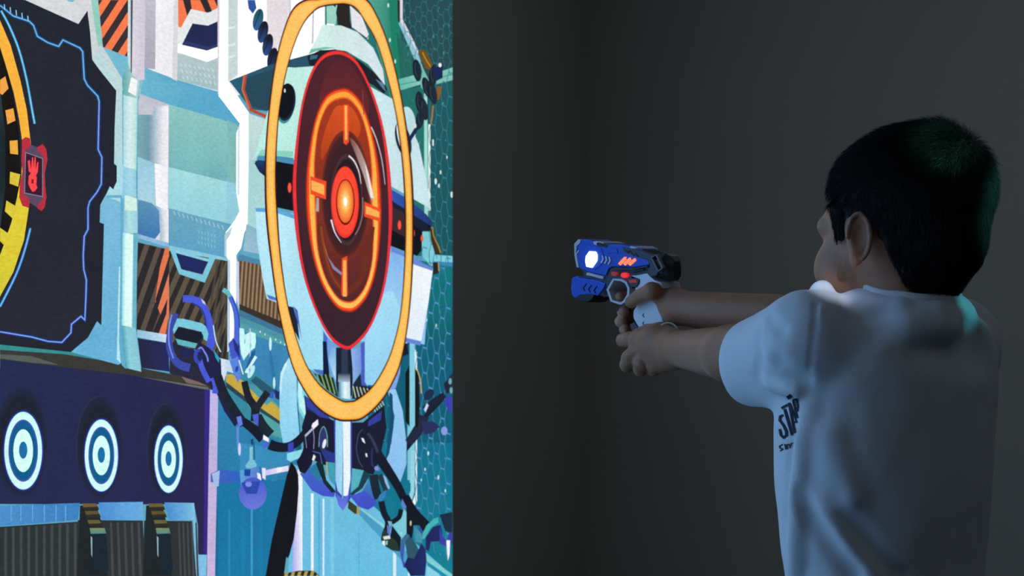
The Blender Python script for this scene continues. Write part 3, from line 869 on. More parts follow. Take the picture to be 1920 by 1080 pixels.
# darks round the lower hull
p.P('25306E', [(570, 740), (592, 758), (620, 790), (602, 800), (575, 790)])
p.P('1E2036', [(575, 768), (630, 790), (640, 792), (680, 792), (720, 760), (725, 800), (712, 860), (700, 890), (600, 870), (570, 850), (566, 800)])
p.P('36429C', [(572, 744), (600, 762), (620, 786), (600, 782), (575, 762)]); p.P('35409A', [(690, 790), (716, 770), (714, 788), (690, 800)])
for i in range(5):
    p.L('C7CFA4', 1.6, [(700 + i * 4, 764 - i * 3), (704 + i * 4, 772 - i * 3)])
p.P('2A3C8C', [(600, 840), (628, 850), (628, 880), (610, 862)])
# centre keel
p.P('3B48B0', [(626, 786), (660, 788), (660, 930), (643, 958), (629, 930)])
p.P('98D0EE', [(629, 787), (643, 790), (642, 930), (633, 920), (629, 900)], 'A6DEF4', (629, 0, 640, 0))
p.P('E9F6FC', [(643, 790), (657, 790), (657, 900), (652, 930), (644, 930)])
p.P('6FA4E0', [(641, 900), (644, 900), (644, 935), (641, 935)])
p.P('5468D8', [(630, 925), (642, 935), (655, 926), (650, 946), (643, 958), (634, 946)], '6E78E0', (0, 925, 0, 958))
# lower petals
p.P('3C6AC4', [(562, 888), (590, 870), (606, 905), (629, 922), (626, 932), (605, 930), (585, 920)], '4552C8', (0, 880, 0, 930))
p.P('2E7AA4', [(578, 880), (594, 868), (602, 895), (600, 905)])
p.P('1A2C34', [(592, 868), (604, 862), (612, 900), (630, 922), (622, 924), (606, 905)])
p.P('44A0B4', [(612, 866), (628, 868), (629, 912), (618, 900)]); p.L('D0B45C', 1.6, [(612, 866), (614, 890)])
p.P('55AEBE', [(660, 878), (682, 882), (676, 910), (657, 930)]); p.P('1D4050', [(682, 882), (694, 890), (680, 915), (660, 930), (656, 926), (672, 912)])
p.P('3A8FB4', [(692, 898), (700, 930), (708, 945), (690, 952), (666, 938), (680, 920)], '4558CC', (0, 895, 0, 940))
p.P('4656C8', [(656, 930), (684, 920), (705, 940), (700, 950), (690, 956), (672, 950)], '3E4CC4', (0, 930, 0, 955))
p.P('39402E', [(654, 938), (670, 950), (670, 962), (666, 964), (652, 953)]); p.R('A99664', 669, 950, 674, 965)
p.done()

# ---- dark jointed arms
p = Pic('mechanical_arm', 'dark jointed arms ending in blue open clamps')
A = 'B'
# left clamp
p.L('3E4CA8', 9, [(331, 588), (322, 612), (317, 640), (322, 665), (336, 683), (356, 690)], sm=4, w2=16)
p.L('7E93E8', 2.5, [(322, 590), (317, 615), (317, 645), (325, 672)], sm=4)
p.L('4A5CD8', 13, [(343, 560), (358, 561), (376, 568), (388, 590), (394, 615), (396, 640), (392, 655)], sm=4, w2=15)
p.L('2F3A8C', 3, [(360, 568), (378, 580), (386, 606), (386, 640)], sm=4)
p.P('C9D0E8', [(377, 560), (384, 566), (386, 572), (380, 568)])
p.P('7CC8DC', [(332, 597), (345, 598), (378, 606), (386, 612), (391, 626), (388, 640), (382, 636), (378, 622), (335, 612), (326, 626), (324, 618)])
p.P('1E2230', [(334, 613), (378, 623), (382, 632), (372, 640), (368, 645), (330, 636), (326, 628)])
p.P('62B4C0', [(329, 635), (370, 644), (366, 653), (334, 646)])
p.P('232A50', [(336, 650), (364, 654), (358, 672), (340, 668)])
p.P('23264A', [(372, 640), (392, 652), (414, 676), (420, 720), (432, 748), (450, 790), (440, 800), (420, 770), (405, 735), (395, 720), (372, 690)])
p.L('4C5CDA', 10, [(372, 660), (378, 688), (392, 716)], sm=3); p.L('7C88EA', 3, [(372, 655), (378, 652), (388, 668), (390, 678)], sm=3)
p.E('3A48B4', 371, 668, 8, 14); p.E('262C58', 375, 668, 5, 9)
p.L('4C5CD8', 11, [(400, 708), (405, 724), (403, 738)])
# second claw
p.L('69BFC8', 8, [(418, 543), (428, 550), (434, 562)], sm=3, w2=9)
p.L('4C6CD8', 9, [(432, 556), (442, 585), (444, 620), (442, 650), (436, 670)], sm=4, w2=12); p.L('26399C', 2, [(436, 558), (447, 590), (449, 630), (447, 668)], sm=4)
p.P('4459C8', [(428, 645), (436, 635), (448, 650), (452, 672), (444, 690), (434, 672)]); p.P('2A2F80', [(436, 632), (448, 650), (450, 672), (440, 656)])
p.P('DDE9F4', [(414, 672), (432, 676), (438, 700), (426, 696), (420, 715), (416, 716)], 'B6D0EC', (410, 0, 440, 0))
p.P('5A86DC', [(430, 676), (446, 668), (452, 706), (446, 718), (438, 700)]); p.E('2A4AA8', 444, 692, 3, 6, rot=15)
p.L('C7E8F4', 2, [(400, 610), (405, 640), (414, 660)], sm=3); p.L('E6F6FA', 2, [(448, 675), (456, 702)])
p.P('2FA0C0', [(400, 655), (412, 672), (410, 680), (404, 670)])
# cyan sparkle glyphs
p.P('C9F8F6', [(449, 615), (457, 616), (459, 628), (466, 624), (470, 622), (479, 625), (480, 640), (478, 652), (470, 658), (462, 668), (457, 676), (452, 664), (449, 640)])
p.L('CCF6F6', 6, [(480, 668), (470, 682), (463, 700)], w2=9); p.E('B6EEF4', 471, 697, 5, 13, rot=25); p.L('CFD0EC', 1.6, [(469, 616), (469, 700)]); p.P('1F5F96', [(472, 660), (479, 656), (478, 666), (464, 690), (460, 692)])
p.E('7CCBE0', 459, 640, 1.5, 5, n=8); p.E('7CCBE0', 470, 648, 1.5, 5, n=8); p.E('5BA4D0', 468, 694, 1.2, 4, n=8)
# arms of the left
dk = '1B2030'
p.L('202634', 17, [(408, 705), (420, 738), (440, 770), (458, 796)], sm=4)
p.L(dk, 15, [(456, 790), (476, 805), (494, 822)], sm=3, w2=22)
p.L('20242F', 12, [(458, 715), (466, 745), (478, 765), (478, 790)], sm=4, w2=17)
p.L('232833', 13, [(478, 770), (490, 752), (502, 735)], sm=3)
p.L('1D2A33', 18, [(482, 780), (494, 800), (508, 815)], sm=3)
p.P('3C60C8', [(507, 735), (514, 735), (513, 748), (506, 746)]); p.P('232A6A', [(515, 730), (524, 735), (524, 750), (516, 746)])
p.P('4F5ED0', [(473, 778), (485, 775), (484, 800), (476, 790)]); p.P('6A7EE2', [(443, 782), (452, 780), (455, 796), (448, 800)])
p.L('6A8AE0', 4, [(446, 800), (446, 830), (450, 855)], sm=3); p.E('CFD6F6', 449, 842, 2.6, 12)
p.P('F1F2FC', [(494, 815), (504, 822), (504, 829), (493, 824)]); p.P('4E66D0', [(492, 826), (503, 830), (502, 838), (494, 840)])
p.L(dk, 20, [(505, 833), (520, 838), (540, 838), (560, 826), (582, 800)], sm=4, w2=14)
p.P('3A48B4', [(540, 832), (550, 828), (551, 848), (540, 848)])
p.P('8FDCEC', [(538, 850), (568, 842), (562, 858), (545, 866), (538, 862)])
p.P('1C1D32', [(572, 830), (590, 835), (585, 870), (572, 888), (562, 885), (556, 866), (566, 850)])
p.P('F4F2FD', [(588, 852), (592, 856), (589, 864), (585, 862)]); p.P('F4F0FC', [(586, 794), (596, 786), (597, 796), (587, 806), (584, 800)])
p.L('B0B6D8', 4, [(572, 818), (586, 804)])
p.L('6FA8AE', 1.6, [(598, 838), (600, 812), (607, 800), (613, 815), (614, 838)], sm=4); p.E('33386E', 606, 825, 7, 22); p.E('E7EAF8', 608, 832, 3.2, 9, rot=14)
p.L('9AA0BE', 1.2, [(586, 800), (589, 820), (588, 842)], sm=3); p.L('8F96B6', 1, [(572, 816), (575, 840)])
p.L('4E6FC4', 1.4, [(586, 846), (600, 850), (604, 870)])
p.done()
p = Pic('mechanical_arm', 'pale arm with a hanging tool and violet bulb')
# tool arm
p.L('7FC3D4', 6, [(471, 838), (471, 862)]); p.P('78BFD6', [(460, 873), (468, 862), (476, 862), (482, 872), (478, 878), (462, 878)])
p.L('16465E', 1.6, [(476, 828), (477, 862)]); p.P('1E3A68', [(470, 825), (475, 822), (474, 836), (471, 832)])
p.L('BFB4EE', 10, [(492, 888), (520, 882), (541, 878)], c2='E6E0FA', d=(492, 0, 520, 0)); p.P('F4F4FE', [(519, 877), (528, 876), (527, 885), (519, 885)])
p.P('4A66CC', [(395, 888), (412, 880), (448, 884), (450, 905), (412, 905), (395, 904)], '2F62C0', (395, 0, 440, 0)); p.P('A8C0E8', [(397, 888), (412, 882), (410, 912), (402, 912)])
p.P('5FA0D4', [(450, 882), (480, 876), (490, 895), (488, 915), (452, 918)], '5A72D0', (450, 0, 490, 0)); p.P('1E48A0', [(458, 880), (470, 880), (469, 893), (458, 892)])
p.P('F0F0FC', [(482, 886), (489, 889), (490, 900), (484, 904)]); p.P('E4E2FA', [(491, 877), (498, 878), (498, 900), (492, 896)]); p.L('2A50B0', 2, [(487, 875), (492, 905)])
p.E('4C5CCC', 474, 925, 26, 30, '6A78D8', (470, 900, 470, 950)); p.P('2F4AA8', [(452, 905), (488, 902), (482, 926), (462, 926)]); p.E('7F8FE4', 466, 908, 6, 5); p.P('2E86B0', [(510, 892), (520, 890), (519, 902), (508, 902)])
p.done()
p = Pic('mechanical_arm', 'pair of dark jointed arms reaching down to the right')
# right arms
p.L('4A5480', 1.2, [(668, 840), (672, 815), (680, 805)], sm=3); p.L('3F4870', 1.6, [(668, 840), (672, 862), (680, 876)], sm=3)
p.P('E9E8FA', [(677, 821), (682, 822), (685, 832), (680, 828)]); p.P('E9E8FA', [(685, 850), (688, 850), (689, 857), (686, 856)])
p.L('353B58', 5, [(690, 812), (702, 832), (712, 858)], sm=3); p.L('2E3460', 3, [(698, 840), (697, 868), (702, 876)], sm=3)
p.L('1B1E2E', 20, [(706, 850), (726, 880), (746, 912), (762, 945)], sm=3, w2=14)
p.L('191C28', 15, [(760, 930), (775, 958), (800, 985)], sm=3, w2=16)
p.L('1E2C38', 16, [(700, 890), (704, 915), (710, 935)], sm=3); p.L('263848', 10, [(712, 890), (718, 905), (724, 920)], sm=3)
p.P('5F7CCB', [(707, 876), (712, 878), (712, 884), (706, 882)]); p.E('8C92D8', 706, 878, 4, 4)
p.P('8FB8E4', [(718, 890), (724, 895), (731, 915), (728, 918), (722, 905)]); p.P('3D7CB8', [(712, 928), (724, 918), (722, 932), (714, 940), (708, 936)])
p.L('18222E', 12, [(715, 940), (720, 962), (728, 980), (722, 1005)], sm=4); p.L('16202C', 9, [(752, 955), (748, 970), (734, 980)], sm=3)
p.P('5D86CC', [(754, 935), (762, 950), (758, 958), (752, 945)])
p.P('7DB2C4', [(727, 977), (735, 978), (731, 990)]); p.P('5F78C8', [(726, 984), (732, 990), (731, 1004), (726, 1000)])
p.P('15202C', [(735, 985), (752, 1008), (750, 1034), (740, 1030), (731, 1010)])
p.P('161E26', [(762, 950), (776, 960), (788, 980), (802, 990), (795, 1000), (786, 985), (776, 985), (772, 1014), (762, 1000)])
p.P('2A3834', [(716, 1000), (720, 990), (730, 1004), (744, 1016), (750, 1034), (735, 1032), (722, 1024), (714, 1012)]); p.P('D3DDD8', [(718, 1006), (731, 1004), (732, 1010), (720, 1012)]); p.P('E6F2F4', [(717, 1014), (722, 1014), (722, 1024), (717, 1020)]); p.P('86CBD4', [(724, 1014), (727, 1014), (726, 1022), (723, 1021)])
p.E('CFC79A', 770, 981, 1.6, 5, n=12)
p.P('46B4B4', [(786, 1012), (800, 985), (814, 972), (822, 970), (822, 980), (808, 990), (796, 1010)]); p.P('3F86A6', [(775, 985), (786, 996), (794, 1000), (790, 1018), (778, 1016)], '46A0A8', (775, 0, 795, 0))
p.P('4048A8', [(784, 985), (792, 995), (792, 1004), (786, 995)])
p.P('252A62', [(812, 988), (826, 984), (830, 1000), (824, 1015), (808, 1016), (804, 1034), (798, 1030), (798, 1008)]); p.P('1F3040', [(824, 965), (848, 960), (848, 1000), (835, 996)])
p.P('3A40A4', [(824, 986), (832, 1008), (838, 1014), (842, 1000), (848, 996), (848, 1020), (836, 1024), (824, 1020)]); p.P('F1F6FC', [(837, 1013), (844, 1013), (843, 1040), (840, 1052), (838, 1035)])
p.P('2F5568', [(758, 1008), (765, 1002), (780, 1020), (785, 1030), (776, 1048), (764, 1045), (760, 1020)]); p.P('3A6C94', [(752, 1012), (762, 1000), (768, 1004), (760, 1016), (756, 1050), (764, 1066), (756, 1064), (750, 1035)], '3E50C0', (0, 1020, 0, 1050))
p.P('1E2650', [(764, 1045), (776, 1048), (785, 1030), (790, 1018), (798, 1030), (800, 1050), (797, 1080), (770, 1080), (758, 1060)], '25306C', (770, 0, 800, 0))
p.done()
p = Pic('mechanical_arm', 'short dark arm at the right edge of the picture')
# far right small arm
p.P('1D2236', [(764, 820), (776, 800), (800, 772), (820, 752), (834, 738), (834, 748), (822, 762), (800, 785), (790, 815), (775, 832), (762, 848)])
p.L('242B40', 14, [(765, 830), (785, 805), (795, 780)], sm=3, w2=20); p.L('20263A', 12, [(796, 768), (815, 752), (834, 740)], sm=3)
p.P('CFD2F2', [(795, 768), (800, 756), (804, 760), (798, 773)]); p.E('23304E', 804, 740, 8, 12, rot=40)
p.P('3F42B0', [(832, 752), (842, 740), (848, 748), (848, 772), (840, 770)]); p.P('2E3260', [(790, 790), (812, 790), (825, 800), (812, 812), (795, 815)]); p.E('8C9AE0', 833, 808, 6, 8)
p.P('262A40', [(832, 720), (848, 700), (848, 735), (836, 738)]); p.E('6FAAB6', 844, 715, 3, 6); p.E('6FAAB6', 846, 732, 3, 6)
p.done()
p = Pic('mechanical_arm', 'dark beaded arm with a golden glow at the upper right')
# upper right chain with gold glow
p.P('6E5326', [(784, 96), (795, 92), (804, 105), (812, 124), (806, 132), (798, 128), (790, 112)]); p.L('C98B36', 2, [(792, 98), (799, 112), (808, 126)], sm=3); p.P('8A5A20', [(820, 162), (828, 162), (824, 185), (816, 190)]); p.L('B0782E', 2.5, [(812, 198), (810, 220), (808, 232)])
for x, y, a in ((782, 132, -8), (812, 142, 6), (801, 165, -18), (811, 175, -12), (787, 192, -6), (795, 205, -10), (788, 222, 12)):
    p.E('1A232C', x, y, 8, 21, '24303E', (x - 6, y, x + 6, y), rot=a); p.L('3C5068', 1, [(x - 3, y - 14), (x - 4, y), (x, y + 12)], sm=3)
p.P('1C2A55', [(812, 130), (830, 118), (830, 146), (818, 152)]); p.E('E9EFF2', 825, 122, 3, 4); p.P('1E2C50', [(764, 262), (776, 242), (784, 232), (786, 240), (772, 262), (766, 276)]); p.E('DCE8F0', 779, 236, 1.8, 4)
p.P('3A3322', [(806, 430), (812, 425), (818, 450), (826, 476), (816, 478), (808, 450)]); p.L('A5863C', 2.4, [(811, 426), (813, 442), (822, 462), (826, 474)], sm=3); p.P('2B2A22', [(812, 492), (824, 492), (822, 512), (812, 516)]); p.L('B8A45C', 2, [(822, 492), (823, 508)])
p.P('161D1C', [(760, 700), (768, 684), (768, 800), (760, 790)]); p.P('191C18', [(778, 690), (785, 700), (787, 760), (784, 800), (778, 800)]); p.L('C4AE62', 2, [(781, 690), (788, 712), (790, 738)], sm=3)
p.P('1D2230', [(752, 644), (764, 644), (766, 664), (748, 672)])
p.done()

# ---- dark shadow of a player in the lower middle
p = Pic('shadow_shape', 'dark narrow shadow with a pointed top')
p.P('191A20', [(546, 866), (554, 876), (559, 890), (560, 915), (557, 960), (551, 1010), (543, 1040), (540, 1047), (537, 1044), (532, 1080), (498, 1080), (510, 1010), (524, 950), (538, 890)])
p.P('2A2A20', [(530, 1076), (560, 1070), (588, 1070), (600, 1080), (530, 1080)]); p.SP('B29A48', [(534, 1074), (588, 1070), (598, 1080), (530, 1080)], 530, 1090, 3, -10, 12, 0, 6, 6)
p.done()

# ---- big target: outer ring
def ring_pts(L4, n=20):
    return L4
p = Pic('target_outer_ring', 'thin yellow orange outer ring of the target')
ro = [(632, -10), (600, 0), (573, 3), (550, 20), (533, 60), (518, 120), (508, 190), (502, 260), (500, 320), (502, 400), (510, 480), (524, 580), (548, 680), (575, 735), (600, 765), (630, 783), (655, 786), (680, 781), (712, 752), (735, 715), (752, 670), (765, 590), (771, 500), (772, 400), (768, 310), (757, 220), (742, 140), (722, 70), (700, 20), (684, 0), (660, -10)]
ri = [(632, 6), (604, 10), (587, 20), (567, 45), (548, 90), (532, 150), (522, 210), (517, 270), (515, 330), (517, 390), (524, 480), (540, 580), (566, 668), (590, 712), (612, 735), (640, 753), (655, 755), (670, 751), (698, 728), (722, 690), (738, 650), (752, 590), (760, 500), (762, 400), (757, 310), (745, 220), (729, 150), (708, 80), (686, 40), (668, 14), (650, 6)]
def ring(P, outer, inner, c, c2=None, d=None, k=4):
    o = smooth_pts(outer, True, k); i = smooth_pts(inner, True, k); n = len(o)
    P.put([tuple(x) for x in o + i], [(j, (j + 1) % n, n + (j + 1) % n, n + j) for j in range(n)], P.colf(c, c2, d))
def grow(pts, s, c=(636, 385)):
    out = []
    for q in pts:
        dx, dy = q[0] - c[0], q[1] - c[1]; l = math.hypot(dx, dy)
        out.append((q[0] + dx / l * s, q[1] + dy / l * s))
    return out
ring(p, grow(ro, 4.5), grow(ri, -3.5), '2A1C22')
ring(p, grow(ro, 1.2), grow(ri, -1.0), 'D0622E')
ring(p, ro, ri, 'F8B24C', 'F7B93E', (0, 0, 0, 780))
ring(p, grow(ro, -3), grow(ri, 3), 'FDC566')
p.done()
# inner disc
p = Pic('target_disc', 'dark red disc with glowing orange crosshair ring and round red lens')
C = (642, 374)
def oval(cx, cy, rx, ry, n=72):
    return [(cx + rx * math.cos(2 * math.pi * k / n), cy + ry * math.sin(2 * math.pi * k / n)) for k in range(n)]
outl = [(624, 97), (600, 110), (580, 145), (565, 200), (556, 265), (550, 340), (553, 410), (563, 485), (578, 545), (600, 600), (622, 636), (645, 653), (662, 650), (690, 620), (712, 570), (726, 510), (733, 440), (734, 380), (728, 300), (716, 230), (697, 170), (672, 120), (648, 100)]
p.P('C22C48', grow(outl, 1.5, C), sm=4)
p.P('E8323C', outl, 'F03A30', (0, 640, 0, 120), sm=4)
p.P('4E2630', grow(outl, -5.5, C), '3B2530', (0, 150, 0, 620), sm=4)
p.P('6A2A2C', [(600, 175), (625, 115), (655, 120), (690, 180), (680, 230), (610, 230)], '592632', (0, 200, 0, 120), sm=4)
rr = [(640, 168), (612, 182), (592, 225), (580, 290), (576, 345), (578, 410), (588, 480), (606, 535), (630, 572), (650, 582), (668, 578), (690, 550), (705, 500), (712, 430), (712, 370), (708, 310), (697, 250), (680, 200), (660, 174)]
cc = (646, 376)
p.P('A3301F', grow(rr, 3, cc), sm=4)
p.P('F7502A', rr, sm=4)
p.P('FBA93E', grow(rr, -4.5, cc), 'FFC45C', (0, 200, 0, 560), sm=4)
p.P('F0602E', grow(rr, -14, cc), sm=4)
inner = grow(rr, -17, cc)
p.P('A63A22', inner, '5A2A2C', (0, 200, 0, 540), sm=4)
p.P('D85226', [(604, 262), (626, 205), (642, 198), (660, 202), (676, 235), (668, 262), (640, 262), (615, 280), (603, 300)], 'B4441F', (0, 200, 0, 290), sm=3)
p.RG([(0, '3A2028'), (.72, '3C222A'), (.9, '4A2528'), (1, '7A3324')], 648, 366, 46, 122)
p.P('B8ABA8', [(655, 258), (672, 275), (690, 320), (700, 372), (694, 370), (682, 330), (668, 292)], '8A3A2A', (690, 0, 655, 0), sm=3)
p.P('F4E6E0', [(684, 305), (692, 330), (701, 372), (695, 370)])
p.L('6E3024', 12, [(600, 420), (606, 465), (620, 512), (640, 540), (656, 545), (676, 522), (690, 475), (697, 425)], sm=4)
p.L('8E4026', 5, [(602, 425), (609, 472), (622, 515), (640, 543)], sm=4, w2=2)
p.P('A4705E', [(606, 450), (618, 490), (640, 515), (632, 508), (612, 478)], '7A3A2C', (606, 0, 640, 0))
p.P('8C88A8', [(615, 482), (628, 500), (642, 512), (640, 516), (624, 504)])
p.RG([(0, '241A24'), (.85, '2B1D26'), (.93, '4F3438'), (1, '3A242A')], 650, 375, 31, 88)
p.L('EFE4E4', 3.2, [(654, 292), (664, 302), (673, 322), (677, 345)], sm=4, w2=.8)
p.L('E4DFEA', 3.2, [(621, 412), (628, 436), (640, 455)], sm=4, w2=1)
p.L('9B8080', 1.6, [(680, 370), (680, 400), (674, 425), (666, 440)], sm=4)
p.E('F2382C', 647, 379, 26, 67); p.E('FF4A38', 647, 377, 24, 63)
p.E('6A1410', 647.5, 379, 17.5, 43)
p.RG([(0, 'FFF6C8'), (.2, 'FFE08A'), (.55, 'FDA24A'), (1, 'F2602E')], 647.5, 378, 15.5, 40)
p.E('FFFFFF', 647.5, 378, 3, 8)
# cross marks
for q in ([(643, 196), (654, 196), (654, 266), (649, 272), (644, 268)], [(641, 485), (651, 480), (652, 554), (640, 554)],
          [(582, 330), (612, 340), (611, 374), (582, 364)], [(683, 378), (714, 392), (713, 416), (683, 406)]):
    p.P('F2502A', q)
for q in ([(646, 198), (651, 198), (651, 262), (647, 262)], [(643.5, 488), (649, 488), (650, 556), (643, 556)],
          [(584, 338), (608, 347), (608, 366), (584, 356)], [(686, 386), (711, 397), (711, 408), (686, 401)]):
    p.P('FDB45A', q)
p.P('B0A4A0', [(594, 370), (598, 372), (598, 397), (592, 396)])
p.L('D9CCD0', 2.2, [(696, 238), (706, 262), (716, 300), (722, 346)], sm=4, w2=1)
p.L('7E4048', 1.6, [(680, 170), (682, 215)])
p.done()
# ---------------------------------------------------------------- smooth blended solids turned into one continuous mesh
def smin(a, b, k):
    if k <= 0: return np.minimum(a, b)
    h = np.clip(0.5 + 0.5 * (b - a) / k, 0, 1)
    return b + (a - b) * h - k * h * (1 - h)


def smax(a, b, k):
    return -smin(-a, -b, k)


def d_cap(P, a, b, ra, rb):
    a = np.asarray(a, float); b = np.asarray(b, float); ba = b - a
    h = np.clip(((P - a) @ ba) / max(ba @ ba, 1e-12), 0, 1)
    return np.linalg.norm(P - a - h[:, None] * ba, axis=1) - (ra + (rb - ra) * h)


def d_ell(P, c, r, ax=None):
    q = P - np.asarray(c, float)
    if ax is not None: q = q @ np.asarray(ax).T          # rows of ax are the local axes
    r = np.asarray(r, float)
    k0 = np.linalg.norm(q / r, axis=1); k1 = np.linalg.norm(q / (r * r), axis=1)
    return np.where(k1 > 1e-9, k0 * (k0 - 1) / np.maximum(k1, 1e-9), -r.min())


def d_chain(P, pts, rs, k=0.0):
    d = None
    for i in range(len(pts) - 1):
        e = d_cap(P, pts[i], pts[i + 1], rs[i], rs[i + 1])
        d = e if d is None else smin(d, e, k)
    return d


def sdf_mesh(f, lo, hi, h, B=24):
    """surface nets over the blocks the surface passes through"""
    lo = np.asarray(lo, float); hi = np.asarray(hi, float)
    nb = np.ceil((hi - lo) / (h * B)).astype(int)
    g = np.indices(tuple(nb)).reshape(3, -1).T
    cen = lo + (g + 0.5) * B * h
    act = g[np.abs(f(cen)) < B * h * 0.5 * 1.7321 * 1.25 + 0.012]
    idx = np.indices((B + 2,) * 3).reshape(3, -1).T
    DIM = nb * B + 4
    ids = []; pos = []; quads = []
    key = lambda c: (c[:, 0] * DIM[1] + c[:, 1]) * DIM[2] + c[:, 2]
    for blk in act:
        base = blk * B
        P = lo + (base + idx) * h
        D = f(P).reshape((B + 2,) * 3)
        if D.min() > 0 or D.max() < 0: continue
        S = D < 0
        n = B + 1
        corner = [S[i:i + n, j:j + n, k:k + n] for i in (0, 1) for j in (0, 1) for k in (0, 1)]
        sm = sum(c.astype(np.int8) for c in corner)
        cells = np.argwhere((sm > 0) & (sm < 8))
        if len(cells) == 0: continue
        acc = np.zeros((len(cells), 3)); cnt = np.zeros(len(cells))
        i, j, k = cells.T
        for a in range(3):
            o = [x for x in range(3) if x != a]
            for u in (0, 1):
                for v in (0, 1):
                    s0 = [0, 0, 0]; s0[o[0]] = u; s0[o[1]] = v
                    s1 = list(s0); s1[a] = 1
                    d0 = D[i + s0[0], j + s0[1], k + s0[2]]; d1 = D[i + s1[0], j + s1[1], k + s1[2]]
                    m = (d0 < 0) != (d1 < 0)
                    t = np.where(m, d0 / np.where(m, d0 - d1, 1), 0)
                    pt = np.tile(np.array(s0, float), (len(cells), 1)); pt[:, a] += t
                    acc += pt * m[:, None]; cnt += m
        pos.append(lo + (base + cells + acc / cnt[:, None]) * h)
        ids.append(key(base + cells))
        # a quad around every crossing edge that starts inside this block
        for a in range(3):
            b_, c_ = (a + 1) % 3, (a + 2) % 3
            sl0 = [slice(1, B + 1)] * 3; sl1 = list(sl0); sl1[a] = slice(2, B + 2)
            A0 = S[tuple(sl0)]; A1 = S[tuple(sl1)]
            e = np.argwhere(A0 != A1)
            if len(e) == 0: continue
            flip = A0[tuple(e.T)]
            e = e + 1
            q = []
            for (u, v) in ((-1, -1), (0, -1), (0, 0), (-1, 0)):
                c = e.copy(); c[:, b_] += u; c[:, c_] += v
                q.append(key(base + c))
            q = np.stack(q, 1)
            q = np.where(flip[:, None], q, q[:, ::-1])
            quads.append(q)
    ids = np.concatenate(ids); pos = np.concatenate(pos); quads = np.concatenate(quads)
    uid, first = np.unique(ids, return_index=True)
    vi = np.searchsorted(uid, quads)
    vi = np.clip(vi, 0, len(uid) - 1)
    ok = (uid[vi] == quads).all(1)
    return pos[first], vi[ok].astype(np.int32)


def sdf_normal(f, P, e=0.0015):
    n = np.stack([f(P + V(e, 0, 0)) - f(P - V(e, 0, 0)), f(P + V(0, e, 0)) - f(P - V(0, e, 0)), f(P + V(0, 0, e)) - f(P - V(0, 0, e))], 1)
    return n / np.maximum(np.linalg.norm(n, axis=1), 1e-9)[:, None]


def hit(f, px, py, t0=2.1, t1=3.2):
    """first point of a solid along the sight line through a pixel"""
    d = ray(px, py); t = t0
    for _ in range(90):
        v = float(f((CAMP + d * t)[None])[0])
        if v < 0.0004: return CAMP + d * t
        t += max(v * 0.7, 0.0003)
        if t > t1: break
    return None


def vnoise(P, s, seed=0):
    """smooth value noise for cloth and hair"""
    q = P * s + seed * 17.3
    i = np.floor(q).astype(np.int64); fr = q - i; fr = fr * fr * (3 - 2 * fr)
    def hsh(a):
        n = (a[:, 0] * 73856093) ^ (a[:, 1] * 19349663) ^ (a[:, 2] * 83492791)
        n = (n * 2654435761) & 0xffffffff
        return ((n >> 8) & 0xffff) / 65535.0
    r = 0
    for dx in (0, 1):
        for dy in (0, 1):
            for dz in (0, 1):
                w = (fr[:, 0] if dx else 1 - fr[:, 0]) * (fr[:, 1] if dy else 1 - fr[:, 1]) * (fr[:, 2] if dz else 1 - fr[:, 2])
                r = r + w * hsh(i + np.array([dx, dy, dz]))
    return r * 2 - 1
# ---------------------------------------------------------------- the boy
YAW = math.radians(40)
F = V(-math.sin(YAW), math.cos(YAW), 0)        # the way he faces
LF = V(-math.cos(YAW), -math.sin(YAW), 0)      # his left
UP = V(0, 0, 1)
O = V(0.4345, 2.57, 0)                          # plan centre of the torso
H = V(0.4440, 2.550, 0)                         # plan centre of the head
AX = np.stack([LF, F, UP])


def bp(l, f, z): return O + LF * l + F * f + V(0, 0, z)
def hp(l, f, z): return H + LF * l + F * f + V(0, 0, z)


def rot_ax(pitch):
    """local axes pitched forward about his left-right axis"""
    c, s = math.cos(pitch), math.sin(pitch)
    return np.stack([LF, F * c - UP * s, F * s + UP * c])


m_skin = plain('skin', (176, 124, 94), 0.5, noise=0.08, nscale=60, bump=0.25, bscale=350, sss=0.12, spec=0.4)
m_hair = plain('dark_brown_hair', (30, 24, 21), 0.55, noise=0.3, nscale=80, spec=0.28)
m_shirt = plain('white_cotton_jersey', (226, 228, 232), 0.9, noise=0.03, nscale=30, bump=0.35, bscale=900, sheen=0.1)
m_print = plain('navy_shirt_print', (16, 20, 48), 0.7)
m_short = plain('navy_shorts_cloth', (30, 34, 50), 0.9, noise=0.1, nscale=50, bump=0.3, bscale=600)
m_shoe = plain('white_trainer', (190, 190, 190), 0.6)
m_sole = plain('trainer_sole', (120, 120, 120), 0.7)

SHL = bp(.128, .012, 1.055)       # shoulder joints
SHR = bp(-.128, .012, 1.045)
ELL = at(1372, 664, 2.64)
ELR = at(1546, 606, 2.76)
WRL = at(1268, 654, 2.815)
WRR = at(1276, 578, 2.875)

# --- gun frame (the hands close on it)
GA = math.radians(39)
G_F = V(-math.sin(GA), math.cos(GA), 0)
G_L = V(-math.cos(GA), -math.sin(GA), 0)
G_P = at(1200, 560, 2.93)
G_W = 0.036
G_LP = G_P + G_L * G_W / 2


def gpl(px, py, off=0.0):
    """pixel to the gun's left side plane, moved off outward"""
    return on_plane(px, py, G_LP + G_L * off, G_L)


